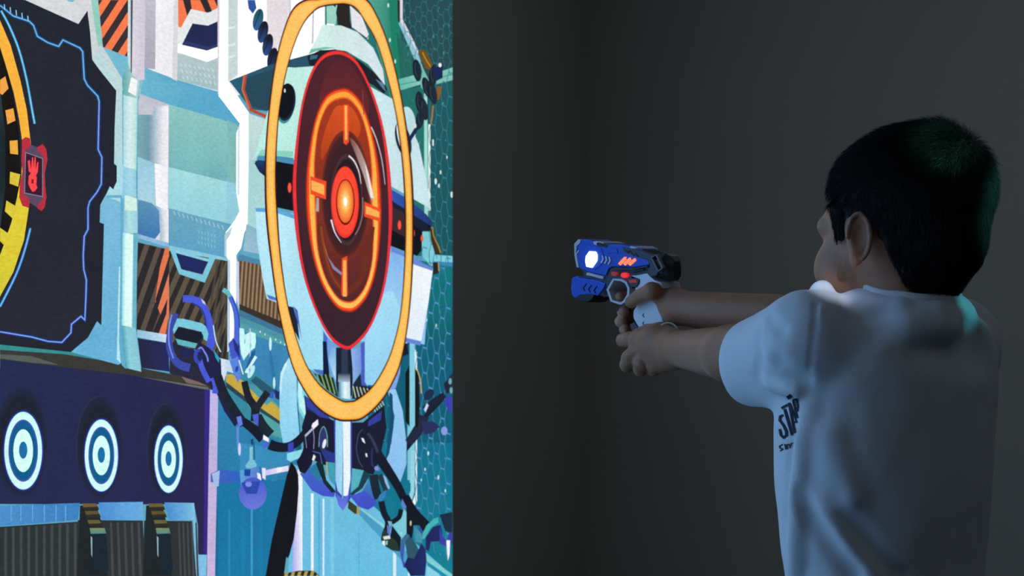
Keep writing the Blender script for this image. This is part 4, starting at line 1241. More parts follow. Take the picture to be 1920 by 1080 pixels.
# right hand fingers, wrapped round the grip
RH = dict(
    palm=[(at(1262, 566, 2.885), .019), (at(1238, 558, 2.915), .021), (at(1222, 562, 2.935), .018)],
    heel=[(at(1262, 580, 2.885), .017), (at(1240, 590, 2.92), .016), (at(1222, 610, 2.945), .013)],
    thumb=[(at(1250, 552, 2.90), .0135), (gpl(1222, 546, .008), .0115), (gpl(1198, 556, .0085), .0092), (gpl(1183, 566, .007), .0080)],
    index=[(at(1228, 548, 2.96), .010), (gpl(1190, 552, -.042), .0085), (gpl(1172, 556, -.030), .0078), (gpl(1163, 557, -.012), .0072)],
    middle=[(at(1228, 562, 2.965), .0095), (gpl(1192, 580, -.042), .0082), (gpl(1168, 585, -.034), .0078), (gpl(1170, 585, -.010), .0072)],
    ring=[(at(1228, 578, 2.96), .0092), (gpl(1190, 596, -.042), .008), (gpl(1163, 603, -.032), .0076), (gpl(1167, 603, -.010), .0070)],
    little=[(at(1226, 594, 2.955), .0085), (gpl(1192, 612, -.040), .0073), (gpl(1170, 618, -.030), .0066), (gpl(1173, 617, -.010), .0060)],
)
# left hand, cupped under and round the grip
LH = dict(
    palm=[(at(1262, 650, 2.825), .0215), (at(1232, 645, 2.85), .024), (at(1206, 642, 2.868), .019)],
    heel=[(at(1262, 668, 2.825), .018), (at(1240, 672, 2.848), .018), (at(1222, 674, 2.862), .015)],
    thumb=[(at(1258, 632, 2.835), .0125), (at(1236, 620, 2.865), .0105), (at(1214, 620, 2.895), .0088), (at(1196, 626, 2.915), .0078)],
    index=[(at(1205, 634, 2.868), .0115), (at(1182, 636, 2.880), .0098), (at(1168, 638, 2.905), .0090), (at(1172, 640, 2.93), .008)],
    middle=[(at(1204, 650, 2.862), .0125), (at(1181, 672, 2.868), .0108), (at(1176, 684, 2.885), .0098), (at(1186, 676, 2.910), .0085)],
    ring=[(at(1214, 658, 2.858), .0125), (at(1203, 680, 2.858), .0108), (at(1201, 692, 2.870), .0095), (at(1208, 684, 2.895), .0082)],
    little=[(at(1232, 664, 2.850), .0125), (at(1228, 684, 2.850), .0102), (at(1226, 693, 2.862), .0088), (at(1231, 688, 2.885), .0075)],
)


def hand_sdf(P, HD):
    d = d_chain(P, [q[0] for q in HD['palm']], [q[1] for q in HD['palm']], .006)
    d = smin(d, d_chain(P, [q[0] for q in HD['heel']], [q[1] for q in HD['heel']], .004), .008)
    for nm in ('thumb', 'index', 'middle', 'ring', 'little'):
        c = HD[nm]
        e = d_chain(P, [q[0] for q in c], [q[1] for q in c], .0012)
        e = smin(e, d_ell(P, c[1][0], [c[1][1] * 1.06] * 3), .001)       # knuckle
        d = smin(d, e, .005 if nm == 'thumb' else .0016)
    return d


def cull(P, c, r, fn):
    """evaluate fn only near a sphere"""
    q = np.linalg.norm(P - c, axis=1)
    d = q - r + 0.03
    m = q < r
    if m.any(): d[m] = fn(P[m])
    return d


HEADC = hp(0, 0, 1.20)


def head_sdf(P):
    d = d_ell(P, hp(0, -.010, 1.217), (.0755, .092, .079), AX)
    d = smin(d, d_ell(P, hp(0, .020, 1.178), (.066, .068, .070), AX), .03)
    d = smin(d, d_ell(P, hp(0, .038, 1.128), (.050, .048, .042), AX), .03)          # jaw
    for s in (1, -1):
        d = smin(d, d_ell(P, hp(.041 * s, .056, 1.137), (.030, .031, .033), AX), .018)   # cheek
        d = smin(d, d_ell(P, hp(.028 * s, .0745, 1.186), (.028, .015, .015), AX), .012)   # brow
        d = smax(d, -d_ell(P, hp(.031 * s, .100, 1.170), (.016, .016, .011), AX), .008)  # socket
        d = smin(d, d_ell(P, hp(.030 * s, .071, 1.169), (.0125, .0125, .0115), AX), .002)  # eye with lid
    d = smin(d, d_chain(P, [hp(0, .082, 1.176), hp(0, .083, 1.150)], [.007, .0092], .004), .012)   # nose
    for s in (1, -1):
        d = smin(d, d_ell(P, hp(.009 * s, .085, 1.146), (.006, .006, .0055), AX), .005)
    d = smin(d, d_chain(P, [hp(-.018, .079, 1.126), hp(0, .086, 1.1275), hp(.018, .079, 1.126)], [.003, .0052, .003], .003), .004)
    d = smin(d, d_chain(P, [hp(-.016, .077, 1.117), hp(0, .0835, 1.1155), hp(.016, .077, 1.117)], [.003, .0055, .003], .003), .004)
    d = smin(d, d_ell(P, hp(0, .074, 1.097), (.018, .014, .014), AX), .012)         # chin
    for s in (1, -1):
        # ear: shell, rim, lobe, hollow
        ec = hp(.080 * s, -.006, 1.172)
        la = unit(LF * s * .80 - F * .60)       # outward and back
        fa = unit(np.cross(la, UP)) * 1.0
        eax = np.stack([la, fa, UP])
        e = d_ell(P, ec, (.0055, .0140, .0265), eax)
        rim = []
        for t in range(11):
            q = math.radians(-150 + t * 30) if False else math.radians(250 - t * 25)
            rim.append(ec + la * .004 + fa * (.0130 * math.cos(q)) + UP * (.0262 * math.sin(q)))
        e = smin(e, d_chain(P, rim, [.0026] * 11, .0), .0025)
        e = smax(e, -d_ell(P, ec + la * .0075 + UP * .001, (.0055, .0095, .0175), eax), .002)
        e = smin(e, d_ell(P, ec - UP * .024 + fa * (.004 if s > 0 else -.004), (.0048, .0075, .009), eax), .004)
        d = smin(d, e, .005)
    return d


TOR = [  # z, half width, half depth, forward shift (bare torso)
    (.60, .118, .088, .0), (.72, .118, .086, .0), (.82, .112, .080, .0), (.92, .122, .084, .002), (1.0, .126, .076, .0), (1.05, .108, .060, -.004), (1.09, .06, .045, -.016)]


LOFTS = {}


def loft(P, T, grow=0.0, top_r=.02):
    z = P[:, 2]; q = P - O
    l = q @ LF; f = q @ F
    if id(T) not in LOFTS: LOFTS[id(T)] = smooth_pts(T, False, 8)
    T = LOFTS[id(T)]
    zz = [t[0] for t in T]
    a = np.interp(z, zz, [t[1] for t in T]) + grow; b = np.interp(z, zz, [t[2] for t in T]) + grow; s = np.interp(z, zz, [t[3] for t in T])
    f = f - s
    k0 = np.sqrt((l / a) ** 2 + (f / b) ** 2); k1 = np.sqrt((l / a ** 2) ** 2 + (f / b ** 2) ** 2)
    d = np.where(k1 > 1e-6, k0 * (k0 - 1) / np.maximum(k1, 1e-6), -b)
    d = smax(d, z - zz[-1], top_r)
    d = smax(d, zz[0] - z, .01)
    return d


def body_sdf(P):
    d = loft(P, TOR)
    for S_, sg in ((SHL, 1), (SHR, -1)):
        d = smin(d, d_cap(P, bp(.04 * sg, -.01, 1.065), S_, .032, .034), .03)
    # neck
    d = smin(d, d_chain(P, [bp(0, -.008, 1.04), hp(0, -.012, 1.10), hp(0, -.002, 1.15)], [.054, .047, .046], .02), .025)
    # arms
    for S_, E_, W_ in ((SHL, ELL, WRL), (SHR, ELR, WRR)):
        m1 = S_ + (E_ - S_) * .5
        d = smin(d, d_chain(P, [S_, m1, E_], [.034, .035, .0320], 0), .02)
        m2 = E_ + (W_ - E_) * .35
        d = smin(d, d_chain(P, [E_, m2, W_], [.0320, .0300, .0220], 0), .014)
    # legs
    for s in (1, -1):
        d = smin(d, d_chain(P, [bp(.058 * s, 0, .64), bp(.065 * s, .005, .36), bp(.068 * s, -.012, .07)], [.066, .045, .030], .02), .03)
        d = smin(d, d_ell(P, bp(.065 * s, -.018, .27), (.036, .040, .075), AX), .02)
        d = smin(d, d_ell(P, bp(.072 * s, .035, .045), (.032, .085, .030), AX), .02)
    d = smin(d, cull(P, HEADC, .20, head_sdf), .02)
    d = smin(d, cull(P, at(1215, 580, 2.92), .12, lambda Q: hand_sdf(Q, RH)), .012)
    d = smin(d, cull(P, at(1215, 655, 2.86), .12, lambda Q: hand_sdf(Q, LH)), .012)
    return d


PERSON = empty('person', bp(0, 0, 0), 'boy with short dark hair in a white t-shirt, aiming a toy gun with both hands at the picture', 'person')
PERSON['label'] = 'boy with short dark hair in white t-shirt, standing and aiming a toy gun'
vb, fb = sdf_mesh(body_sdf, (0.05, 2.35, -.02), (.70, 3.02, 1.33), .0020)
link_mesh('body', vb, fb, m_skin, PERSON, True)

# --- t-shirt
TS = [  # z, half width, half depth, forward shift
    (.60, .138, .100, .008), (.72, .134, .094, .008), (.785, .134, .093, .008), (.83, .141, .099, .010), (.895, .148, .105, .009), (.968, .152, .103, .006), (1.03, .150, .097, .0), (1.07, .122, .084, -.012), (1.088, .084, .072, -.018), (1.108, .066, .060, -.028)]
SL1 = at(1424, 672, 2.60)
SR1 = SHR + (ELR - SHR) * .62


FOLDS = []


def shirt_core(P):
    d = loft(P, TS, top_r=.015)
    for S_, sg in ((SHL, 1), (SHR, -1)):
        d = smin(d, d_cap(P, bp(.045 * sg, -.01, 1.066), S_ + V(0, 0, .004), .044, .050), .025)
    d = smin(d, d_chain(P, [SHL, SL1], [.052, .050], .01), .022)
    d = smin(d, d_cap(P, at(1506, 698, 2.52), at(1424, 704, 2.60), .033, .036), .02)      # slack under the sleeve
    d = smin(d, d_chain(P, [SHR, SR1], [.052, .050], .01), .022)
    d = smin(d, d_cap(P, at(1541, 550, 2.52), at(1530, 585, 2.505), .0150, .016), .007)
    d = smin(d, d_chain(P, [bp(.066, -.012, 1.082), bp(.052, -.060, 1.083), bp(.020, -.088, 1.085), bp(-.018, -.090, 1.084), bp(-.046, -.070, 1.082), bp(-.060, -.028, 1.079)], [.0120] * 6), .016)
    return d


def shirt_out(P):
    d = shirt_core(P)
    for pts, r, k in FOLDS:
        c = np.mean(pts, axis=0); R = max(np.linalg.norm(p - c) for p in pts) + .05
        q = np.linalg.norm(P - c, axis=1) < R
        if q.any():
            e = d_chain(P[q], pts, [abs(r)] * len(pts))
            d[q] = smin(d[q], e, k) if r > 0 else smax(d[q], -e, k)
    d = d - .0022 * vnoise(P * V(1, 1, .7), 20.0) - .0008 * vnoise(P * V(1, 1, .6), 55.0, 2)
    return d


def fold(px, r, depth, k, sink=0.0):
    """a fold line laid on the shirt: r > 0 raises a ridge, r < 0 presses a groove"""
    pts = []
    for p in smooth_pts(px, False, 3):
        h_ = hit(shirt_core, p[0], p[1])
        if h_ is None: continue
        n = sdf_normal(shirt_core, h_[None])[0]
        pts.append((h_, n))
    m = max(1, len(pts) - 1); sg = 1 if r > 0 else -1
    pts = [h_ + n * (depth - sg * abs(r) * .8 * (1 - min(1, 2.2 * math.sin(math.pi * i / m) if px[-1][1] < 1070 else 2.2 * math.sin(math.pi / 2 * i / m)))) for i, (h_, n) in enumerate(pts)]
    if len(pts) > 1: FOLDS.append((pts, r, k))


# side drape, front hollow, long curved folds low on the side, hollow by the shoulder blade, sleeve creases
fold([(1516, 752), (1512, 790), (1506, 820), (1502, 860), (1498, 920), (1494, 990), (1490, 1078)], .014, -.003, .010)
fold([(1528, 900), (1548, 960), (1585, 1020), (1640, 1079)], .012, -.0065, .014)
fold([(1512, 930), (1528, 975), (1560, 1025), (1600, 1079)], -.010, .007, .012)
fold([(1560, 880), (1590, 960), (1640, 1030), (1690, 1079)], -.010, .007, .012)
fold([(1492, 770), (1484, 850), (1478, 930), (1474, 1000)], -.008, .005, .006)
fold([(1536, 572), (1530, 600)], .004, .0, .004)
fold([(1700, 632), (1760, 622), (1820, 640), (1860, 650)], -.030, .019, .030)
fold([(1690, 600), (1740, 606), (1800, 622)], .020, -.012, .020)
fold([(1528, 600), (1523, 650), (1518, 700), (1514, 735)], -.004, .0032, .003)
fold([(1533, 560), (1530, 590), (1528, 620)], -.004, .0025, .004)
fold([(1440, 592), (1450, 610), (1470, 622)], -.007, .0055, .008)
fold([(1425, 605), (1420, 640), (1424, 680), (1420, 710)], -.008, .0070, .008)
fold([(1455, 680), (1480, 700), (1505, 712)], -.012, .0095, .014)
fold([(1440, 720), (1470, 728), (1500, 735)], .008, -.002, .010)
fold([(1590, 566), (1620, 590), (1640, 640)], -.012, .010, .016)
fold([(1610, 556), (1650, 572), (1690, 576)], .012, -.007, .014)
fold([(1545, 800), (1570, 880), (1600, 950)], .014, -.010, .020)


def shirt_sdf(P):
    d = shirt_out(P)
    d = smax(d, -(d + .0062), .0005)
    # openings: sleeve ends, neck, hem
    for A_, B_, t in ((SHL, ELL, at(1401, 668, 2.61)), (SHR, ELR, SR1)):
        n = unit(B_ - A_)
        if A_ is SHL: n = unit(n + V(0, 0, 0))
        near = np.linalg.norm(P - t, axis=1) < .11
        d[near] = smax(d[near], (P[near] - t) @ n, .002)
    d = smax(d, -d_ell(P, NECKC, (.054, .050, .060), NAX), .002)
    d = smax(d, .66 - P[:, 2], .002)
    return d


NAX = rot_ax(math.radians(8))
NECKC = bp(0, .004, 1.142)
# the near shoulder lies forward, so the neck of the shirt follows the neck
NECKC = hp(0, -.008, 1.142)
vs_, fs_ = sdf_mesh(shirt_sdf, (.13, 2.33, .64), (.66, 2.88, 1.15), .0023)
TSH = link_mesh('t_shirt', vs_, fs_, m_shirt, PERSON, True)
# collar band
ring_c = []
for k in range(40):
    q = 2 * math.pi * k / 40
    dr = NAX[0] * math.cos(q) * .057 + NAX[1] * math.sin(q) * .053
    p = NECKC + dr
    # ride on the shirt surface
    for _ in range(25):
        v = float(shirt_out(p[None])[0])
        if abs(v) < .0005: break
        p = p - NAX[2] * max(-.004, min(.004, v * .7))
    ring_c.append(p - NAX[2] * .0035)
mb = MB()
n = len(ring_c); vsr = []; prof = [(-.0030, -.006), (.0022, -.006), (.0030, 0.0), (.0018, .007), (-.0010, .0085), (-.0032, .006)]
for p in ring_c:
    o_ = unit((p - NECKC) - NAX[2] * np.dot(p - NECKC, NAX[2]))
    for a, c in prof: vsr.append(p + o_ * a + NAX[2] * c)
m_ = len(prof)
mb.add(vsr, [(i * m_ + j, ((i + 1) % n) * m_ + j, ((i + 1) % n) * m_ + (j + 1) % m_, i * m_ + (j + 1) % m_) for i in range(n) for j in range(m_)])
o = mb.build('collar', m_shirt, TSH, smooth=True)

# printed words on the chest side
def decal(name, strokes, mat, parent, off=.0006):
    V_, F_ = [], []
    for w, pts in strokes:
        P = [V(*p) for p in pts]
        for a, b_ in zip(P[:-1], P[1:]):
            L_ = np.linalg.norm(b_ - a); m = max(1, int(L_ / 2.5)); t = (b_ - a) / max(L_, 1e-6); nn = V(-t[1], t[0]) * w / 2
            a = a - t * w * .25; b_ = b_ + t * w * .25
            prev = None
            for i in range(m + 1):
                c = a + (b_ - a) * i / m
                pair = []
                for s in (-1, 1):
                    q = c + nn * s
                    h_ = hit(shirt_out, q[0], q[1])
                    if h_ is None: pair = None; break
                    nr = sdf_normal(shirt_out, h_[None])[0]
                    pair.append(h_ + nr * off)
                if pair is None: prev = None; continue
                V_.extend(pair); cur = (len(V_) - 2, len(V_) - 1)
                if prev and np.linalg.norm(V_[prev[0]] - V_[cur[0]]) < .02: F_.append((prev[0], prev[1], cur[1], cur[0]))
                prev = cur
    if F_:
        return link_mesh(name, V_, F_, mat, parent)


decal('large_letters', [
    (4.6, [(1468, 779), (1463.5, 781), (1462.5, 788), (1469, 796.5), (1474.5, 808), (1475, 816), (1470, 820.5), (1465, 816), (1462.6, 805.5)]),
    (5.0, [(1467, 765), (1476.5, 759.5)]), (5.0, [(1472, 768), (1485.5, 815)]),
    (4.4, [(1480, 756), (1490.5, 811)]), (2.8, [(1482, 757), (1494.5, 792)]), (3.0, [(1487, 794), (1493, 790)]),
    (4.0, [(1487.5, 750), (1495, 783)]), (3.4, [(1488, 749), (1493.5, 748), (1496.5, 763), (1495, 771)]),
    (7.0, [(1478, 745), (1482.5, 742)])], m_print, TSH)
decal('small_letters', [
    (2.2, [(1467.6, 833.4), (1462.2, 836.4), (1463, 840.0), (1468.4, 841.8), (1463.7, 845.5)]),
    (2.2, [(1472, 833), (1474, 842.5)]), (2.0, [(1477.3, 841.8), (1476, 834), (1480, 832.7), (1482.3, 840)]),
    (2.0, [(1487, 830.4), (1484, 831.6), (1483.3, 836.4), (1487, 838)])], m_print, TSH)

# shorts and shoes, below the frame
def shorts_sdf(P):
    d = loft(P, [(.52, .125, .10, 0), (.60, .132, .102, 0), (.72, .126, .094, 0), (.76, .120, .09, 0)], top_r=.01)
    for s in (1, -1):
        d = smin(d, d_cap(P, bp(.066 * s, 0, .62), bp(.076 * s, .004, .40), .080, .072), .02)
    d = smax(d, .40 - P[:, 2], .004)
    d = smax(d, -(d + .006), .001)
    q = P - bp(0, 0, 0)
    return smax(d, -smin(d_cap(P, bp(.066, 0, .5), bp(.08, .004, .30), .070, .068), d_cap(P, bp(-.066, 0, .5), bp(-.08, .004, .30), .070, .068), 0), .002)


v_, f_ = sdf_mesh(shorts_sdf, (.2, 2.38, .36), (.68, 2.78, .80), .004)
link_mesh('shorts', v_, f_, m_short, PERSON, True)
for s in (1, -1):
    def shoe(P):
        d = d_ell(P, bp(.072 * s, .03, .045), (.042, .105, .045), AX)
        d = smin(d, d_cap(P, bp(.068 * s, -.022, .06), bp(.068 * s, -.014, .10), .040, .038), .02)
        d = smax(d, -d_cap(P, bp(.068 * s, -.014, .085), bp(.068 * s, -.014, .16), .032, .034), .004)
        return smax(d, .012 - P[:, 2], .004)
    c = bp(.07 * s, .03, .05)
    v_, f_ = sdf_mesh(shoe, c - V(.14, .14, .05), c + V(.14, .14, .10), .0035)
    so = link_mesh('shoe', v_, f_, m_shoe, PERSON, True)
    def sole(P):
        return smax(smax(d_ell(P, bp(.072 * s, .03, .012), (.044, .108, .040), AX), P[:, 2] - .015, .003), .0 - P[:, 2], .002)
    v_, f_ = sdf_mesh(sole, c - V(.15, .15, .06), c + V(.15, .15, .0), .004)
    link_mesh('sole', v_, f_, m_sole, so, True)

# --- hair: a close cap and fine strands flowing from the crown
CROWN = hp(-.012, -.072, 1.275)


def hair_core(P):
    d = d_ell(P, hp(0, -.012, 1.219), (.0830, .1010, .0805), rot_ax(math.radians(5)))
    d = smin(d, d_ell(P, hp(0, -.040, 1.230), (.066, .060, .060), AX), .02)
    d = smin(d, d_ell(P, hp(0, -.048, 1.170), (.060, .056, .056), AX), .02)
    d = smin(d, d_ell(P, hp(0, -.040, 1.126), (.044, .034, .036), AX), .015)
    # face, ears and neck stay free
    d = smax(d, -d_ell(P, hp(0, .105, 1.150), (.090, .052, .080), AX), .006)
    for s in (1, -1):
        d = smax(d, -d_ell(P, hp(.088 * s, -.006, 1.166), (.028, .018, .034), AX), .004)
        d = smax(d, -d_ell(P, hp(.085 * s, .006, 1.108), (.045, .050, .056), AX), .006)
        e = d_cap(P, hp(.071 * s, .030, 1.205), hp(.068 * s, .030, 1.176), .0125, .0085)
        d = smin(d, e, .008)
    d = smax(d, 1.103 + .0 * P[:, 2] - P[:, 2], .006)
    return d


def hair_sdf(P):
    d = hair_core(P)
    return d + .0012 + .0014 * vnoise(P, 70.0) + .0005 * vnoise(P, 220.0, 3)


vh, fh = sdf_mesh(hair_sdf, (.30, 2.40, 1.08), (.60, 2.70, 1.33), .0019)
HAIR = link_mesh('hair', vh, fh, m_hair, PERSON, True)
rng = np.random.RandomState(7)
cen = vh[fh].mean(1)
e1 = vh[fh[:, 1]] - vh[fh[:, 0]]; e2 = vh[fh[:, 3]] - vh[fh[:, 0]]
ok = (body_sdf(cen) > .002)
cen = cen[ok]
NS = 30000
roots = cen[rng.randint(0, len(cen), NS)] + rng.normal(0, .0006, (NS, 3))
nr = sdf_normal(hair_core, roots)
keep = (nr[:, 2] > -.75)
roots, nr = roots[keep], nr[keep]; NS = len(roots)
dirv = roots - CROWN
dist = np.linalg.norm(dirv, axis=1, keepdims=True)
dirv = dirv / np.maximum(dist, 1e-6)
# flow: away from the crown, combed down at the back and sides, forward on top
down = np.clip((1.25 - roots[:, 2]) / .06, 0, 1)[:, None]
flow = dirv * (1 - .6 * down) + V(0, 0, -1) * .7 * down + F * .45 * (1 - down) + np.cross(nr, dirv) * .25
flow = flow + rng.normal(0, .22, flow.shape)
tang = flow - nr * (flow * nr).sum(1, keepdims=True)
tang /= np.maximum(np.linalg.norm(tang, axis=1, keepdims=True), 1e-6)
near_crown = np.exp(-(dist / .035) ** 2)
lift = .22 + .75 * near_crown + rng.uniform(0, .22, (NS, 1))
length = rng.uniform(.010, .021, (NS, 1)) * (1 - .45 * down) + .004 * near_crown
side = np.cross(tang, nr)
K = 4
VV = []; rad = .00024
for j in range(K):
    t = j / (K - 1)
    c = roots + tang * length * t * (1 - .0 * t) + nr * (lift * length * (t - .45 * t * t))
    r = rad * (1 - t) ** .7 + .00003
    for q in range(3):
        a = 2 * math.pi * q / 3
        VV.append(c + side * (math.cos(a) * r) + nr * (math.sin(a) * r))
VV = np.stack(VV, 1)                       # strand, ring*3, xyz
base = (np.arange(NS) * K * 3)[:, None]
FF = []
for j in range(K - 1):
    for q in range(3):
        FF.append(np.concatenate([base + j * 3 + q, base + j * 3 + (q + 1) % 3, base + (j + 1) * 3 + (q + 1) % 3, base + (j + 1) * 3 + q], 1))
FF = np.stack(FF, 1).reshape(-1, 4)
o = link_mesh('hair_strands', VV.reshape(-1, 3), FF, m_hair, HAIR, True)
o['kind'] = 'stuff'
# ---------------------------------------------------------------- the toy gun
m_blue = plain('blue_toy_plastic', (42, 94, 212), 0.38, noise=0.05, nscale=60)
m_black = plain('black_toy_plastic', (34, 35, 40), 0.4)
m_greyp = plain('dark_grey_toy_plastic', (66, 68, 84), 0.42)
m_capf = plain('grey_frame_plastic', (110, 112, 118), 0.45)
m_silver = plain('light_grey_toy_plastic', (205, 208, 218), 0.4)
m_white = plain('white_toy_plastic', (226, 230, 238), 0.42)
m_red = plain('red_toy_plastic', (200, 50, 40), 0.35)
m_lampw = plain('white_blue_lamp', (255, 255, 255), 0.3, emit=(200, 215, 255), es=5.0)
m_lampr = plain('red_orange_lamp', (255, 90, 60), 0.3, emit=(255, 104, 62), es=1.9)
m_lampr2 = plain('red_button_lamp', (230, 40, 40), 0.3, emit=(235, 40, 40), es=0.85)
m_lampr3 = plain('dim_red_button', (200, 50, 45), 0.3, emit=(160, 50, 45), es=0.35)

GUN = empty('toy_gun', G_P, 'blue and white toy gun with glowing white and red lights in the boy\'s hands', 'toy gun')


def gpart(name, px, o0, o1, mat, parent=None, bevel=.0008, taper=0.0, label=None):
    """outline traced on the gun's side, thick from offset o0 (outer) to o1 (inner)"""
    parent = parent or GUN
    base = [gpl(x, y) for x, y in px]
    c = np.mean(base, axis=0)
    n = len(base); vs = []
    offs = [(o0, 1 - taper), (o0 - (.004 if taper else 0), 1.0), (o1 + (.004 if taper else 0), 1.0), (o1, 1 - taper)] if taper else [(o0, 1.0), (o1, 1.0)]
    for o_, k in offs:
        for p in base: vs.append(c + (p - c) * k + G_L * o_)
    tri = [tuple(t) for t in tessellate_polygon([[Vector((p[0], p[1], 0)) for p in px]])]
    fs = []
    last = (len(offs) - 1) * n
    if bevel:
        fs.append(tuple(range(n))); fs.append(tuple(last + i for i in reversed(range(n))))
    else:
        fs += tri + [tuple(last + i for i in reversed(t)) for t in tri]
    for j in range(len(offs) - 1):
        fs += [(j * n + i, (j + 1) * n + i, (j + 1) * n + (i + 1) % n, j * n + (i + 1) % n) for i in range(n)]
    mb = MB(); mb.add(vs, fs)
    o = mb.build(name, mat, parent, bevel=bevel)
    if label: o['label'] = label
    return o


def gstroke(name, pts, w, o0, o1, mat, parent=None, closed=False, bevel=.0003, w2=None):
    """bars of width w (in photo pixels at the gun) along a line"""
    parent = parent or GUN
    P = [V(*p) for p in pts]; n = len(P); l = []; r = []
    for i in range(n):
        if closed: a, b_ = P[i - 1], P[(i + 1) % n]
        else: a, b_ = P[max(i - 1, 0)], P[min(i + 1, n - 1)]
        t = unit(b_ - a); nn = V(-t[1], t[0])
        ww = w if w2 is None else w + (w2 - w) * i / max(1, n - 1)
        l.append(P[i] + nn * ww / 2); r.append(P[i] - nn * ww / 2)
    vs = []
    for q in l + r: vs.append(gpl(q[0], q[1]) + G_L * o0)
    for q in l + r: vs.append(gpl(q[0], q[1]) + G_L * o1)
    m = 2 * n; fs = []
    rng_ = range(n) if closed else range(n - 1)
    for i in rng_:
        j = (i + 1) % n
        fs += [(i, j, n + j, n + i), (m + i, m + n + i, m + n + j, m + j), (i, m + i, m + j, j), (n + i, n + j, m + n + j, m + n + i)]
    if not closed:
        fs += [(0, n, m + n, m), (n - 1, m + n - 1, m + 2 * n - 1, 2 * n - 1)]
    mb = MB(); mb.add(vs, fs)
    return mb.build(name, mat, parent, bevel=bevel)


W_ = -G_W
# upper housing in blue
housing = gpart('housing', [(1089, 448), (1104, 448.5), (1113, 453), (1133, 456), (1141, 460), (1147, 457.5), (1167, 458.5), (1195, 465), (1209, 480), (1219, 493), (1217, 498), (1190, 502), (1147, 500), (1140, 504), (1135.5, 517), (1106, 511), (1087, 504), (1080, 479), (1079, 457)],
                0, W_, m_blue, bevel=.0016)
gpart('raised_panel', [(1136, 471), (1144, 465), (1157, 466), (1160, 476), (1150, 474), (1139, 476)], .0012, -.001, m_blue, housing)
gpart('raised_panel', [(1096, 464), (1116, 461), (1128, 465), (1132, 478), (1128, 497), (1116, 506), (1098, 502), (1092, 484)], .0010, -.001, m_blue, housing, bevel=.0006)
gpart('rear_fin', [(1172, 466), (1182, 470), (1216, 488), (1218, 496), (1190, 500), (1160, 498), (1168, 489), (1180, 480)], .0014, -.001, m_blue, housing, bevel=.0005)
gstroke('side_rib', [(1156, 504), (1190, 505), (1216, 499)], 2.2, .0022, -.001, m_greyp, housing)
gstroke('side_rib', [(1150, 508), (1188, 510), (1208, 505)], 2.4, .0018, -.001, m_black, housing)
# muzzle trim
gpart('muzzle_trim', [(1086, 448.5), (1090, 449.5), (1089.5, 455), (1083, 461), (1081.5, 474), (1087, 468), (1087.5, 470), (1082.5, 477), (1086.5, 502), (1082.5, 501), (1078.5, 479), (1078, 457)], .0016, W_ - .0016, m_silver, bevel=.0004)
# lights and marks
gpart('side_lamp', [(1107, 471), (1119, 472), (1121.5, 478), (1121, 489), (1112, 502), (1101.5, 500), (1099.5, 490), (1100.5, 480)], .0024, -.001, m_lampw, bevel=.0006, label='glowing white lamp')
for k in range(3):
    dx, dy = 6.6 * k, 1.4 * k
    gstroke('white_chevron', [(1130.5 + dx, 479 + dy), (1132.3 + dx, 485.5 + dy), (1131.5 + dx, 488 + dy), (1128.3 + dx, 493 + dy)], 2.4, .0018, -.001, m_white)
for k in range(3):
    dx, dy = 9.2 * k, 1.3 * k
    gstroke('red_light_bar', [(1163.5 + dx, 496 + dy * .2), (1166 + dx, 493 + dy * .4), (1174 + dx, 484.5 + dy), (1175.5 + dx, 484 + dy)], 5.4, .0026, -.001, m_lampr, bevel=.0006)
# top details
gpart('top_vent', [(1119, 457), (1122, 454), (1134, 457), (1140, 461), (1137, 464), (1121, 461)], .0012, W_ - .0012, m_black, bevel=.0004)
gpart('top_lamp', [(1113, 453), (1120, 452), (1133, 455), (1133, 457), (1121, 455), (1119, 460), (1114, 458)], .0008, W_ - .0008, m_silver, bevel=.0004)
gpart('top_sight', [(1180, 462), (1185, 461), (1195, 465.5), (1184, 467)], .0004, W_ - .0004, m_silver, bevel=.0004)
strip = gpart('top_strip', [(1168, 463), (1180, 465), (1194, 467), (1210, 473), (1226, 479), (1224, 491), (1214, 486), (1200, 483), (1184, 478), (1172, 473)], .0022, W_ - .0022, m_greyp, bevel=.0008)
gstroke('zigzag_mark', [(1174, 468), (1181, 474), (1183, 470), (1191, 480), (1195, 475), (1199, 482)], 1.4, .0030, .0010, m_black, strip)
for k in range(4):
    gpart('ridge', [(1196 + k * 6, 466.5 + k * 2.3), (1199.5 + k * 6, 467.5 + k * 2.3), (1200 + k * 6, 471 + k * 2.3), (1196 + k * 6, 470 + k * 2.3)], -.006, W_ + .006, m_black, strip, bevel=.0003)
# rear block, a faceted cap behind the housing
mb = MB()
sec = [  # pixel column on the side plane, top y, bottom y, half width
    (1218, 482, 508, .0170), (1226, 475, 518, .0180), (1238, 475, 524, .0165), (1245, 480, 527, .0120), (1250, 490, 524, .0070)]
vs = []
for x, y0, y1, hw in sec:
    t = gpl(x, y0) - G_L * (G_W / 2); b2 = gpl(x, y1) - G_L * (G_W / 2); mid = (t + b2) / 2
    vs += [t + G_L * hw * .55, mid + (t - mid) * .45 + G_L * hw, mid + (b2 - mid) * .55 + G_L * hw, b2 + G_L * hw * .5,
           b2 - G_L * hw * .5, mid + (b2 - mid) * .55 - G_L * hw, mid + (t - mid) * .45 - G_L * hw, t - G_L * hw * .55]
fs = [tuple(range(8)), tuple(32 + i for i in reversed(range(8)))]
for j in range(4):
    fs += [(j * 8 + i, (j + 1) * 8 + i, (j + 1) * 8 + (i + 1) % 8, j * 8 + (i + 1) % 8) for i in range(8)]
mb.add(vs, fs)
rear = mb.build('rear_cap', m_black, GUN, bevel=.0003)
gstroke('cap_frame', [(1224, 483), (1233, 478), (1245, 502), (1238, 508), (1234, 503), (1226, 487)], 3.0, .0030, -.002, m_capf, rear, closed=True)
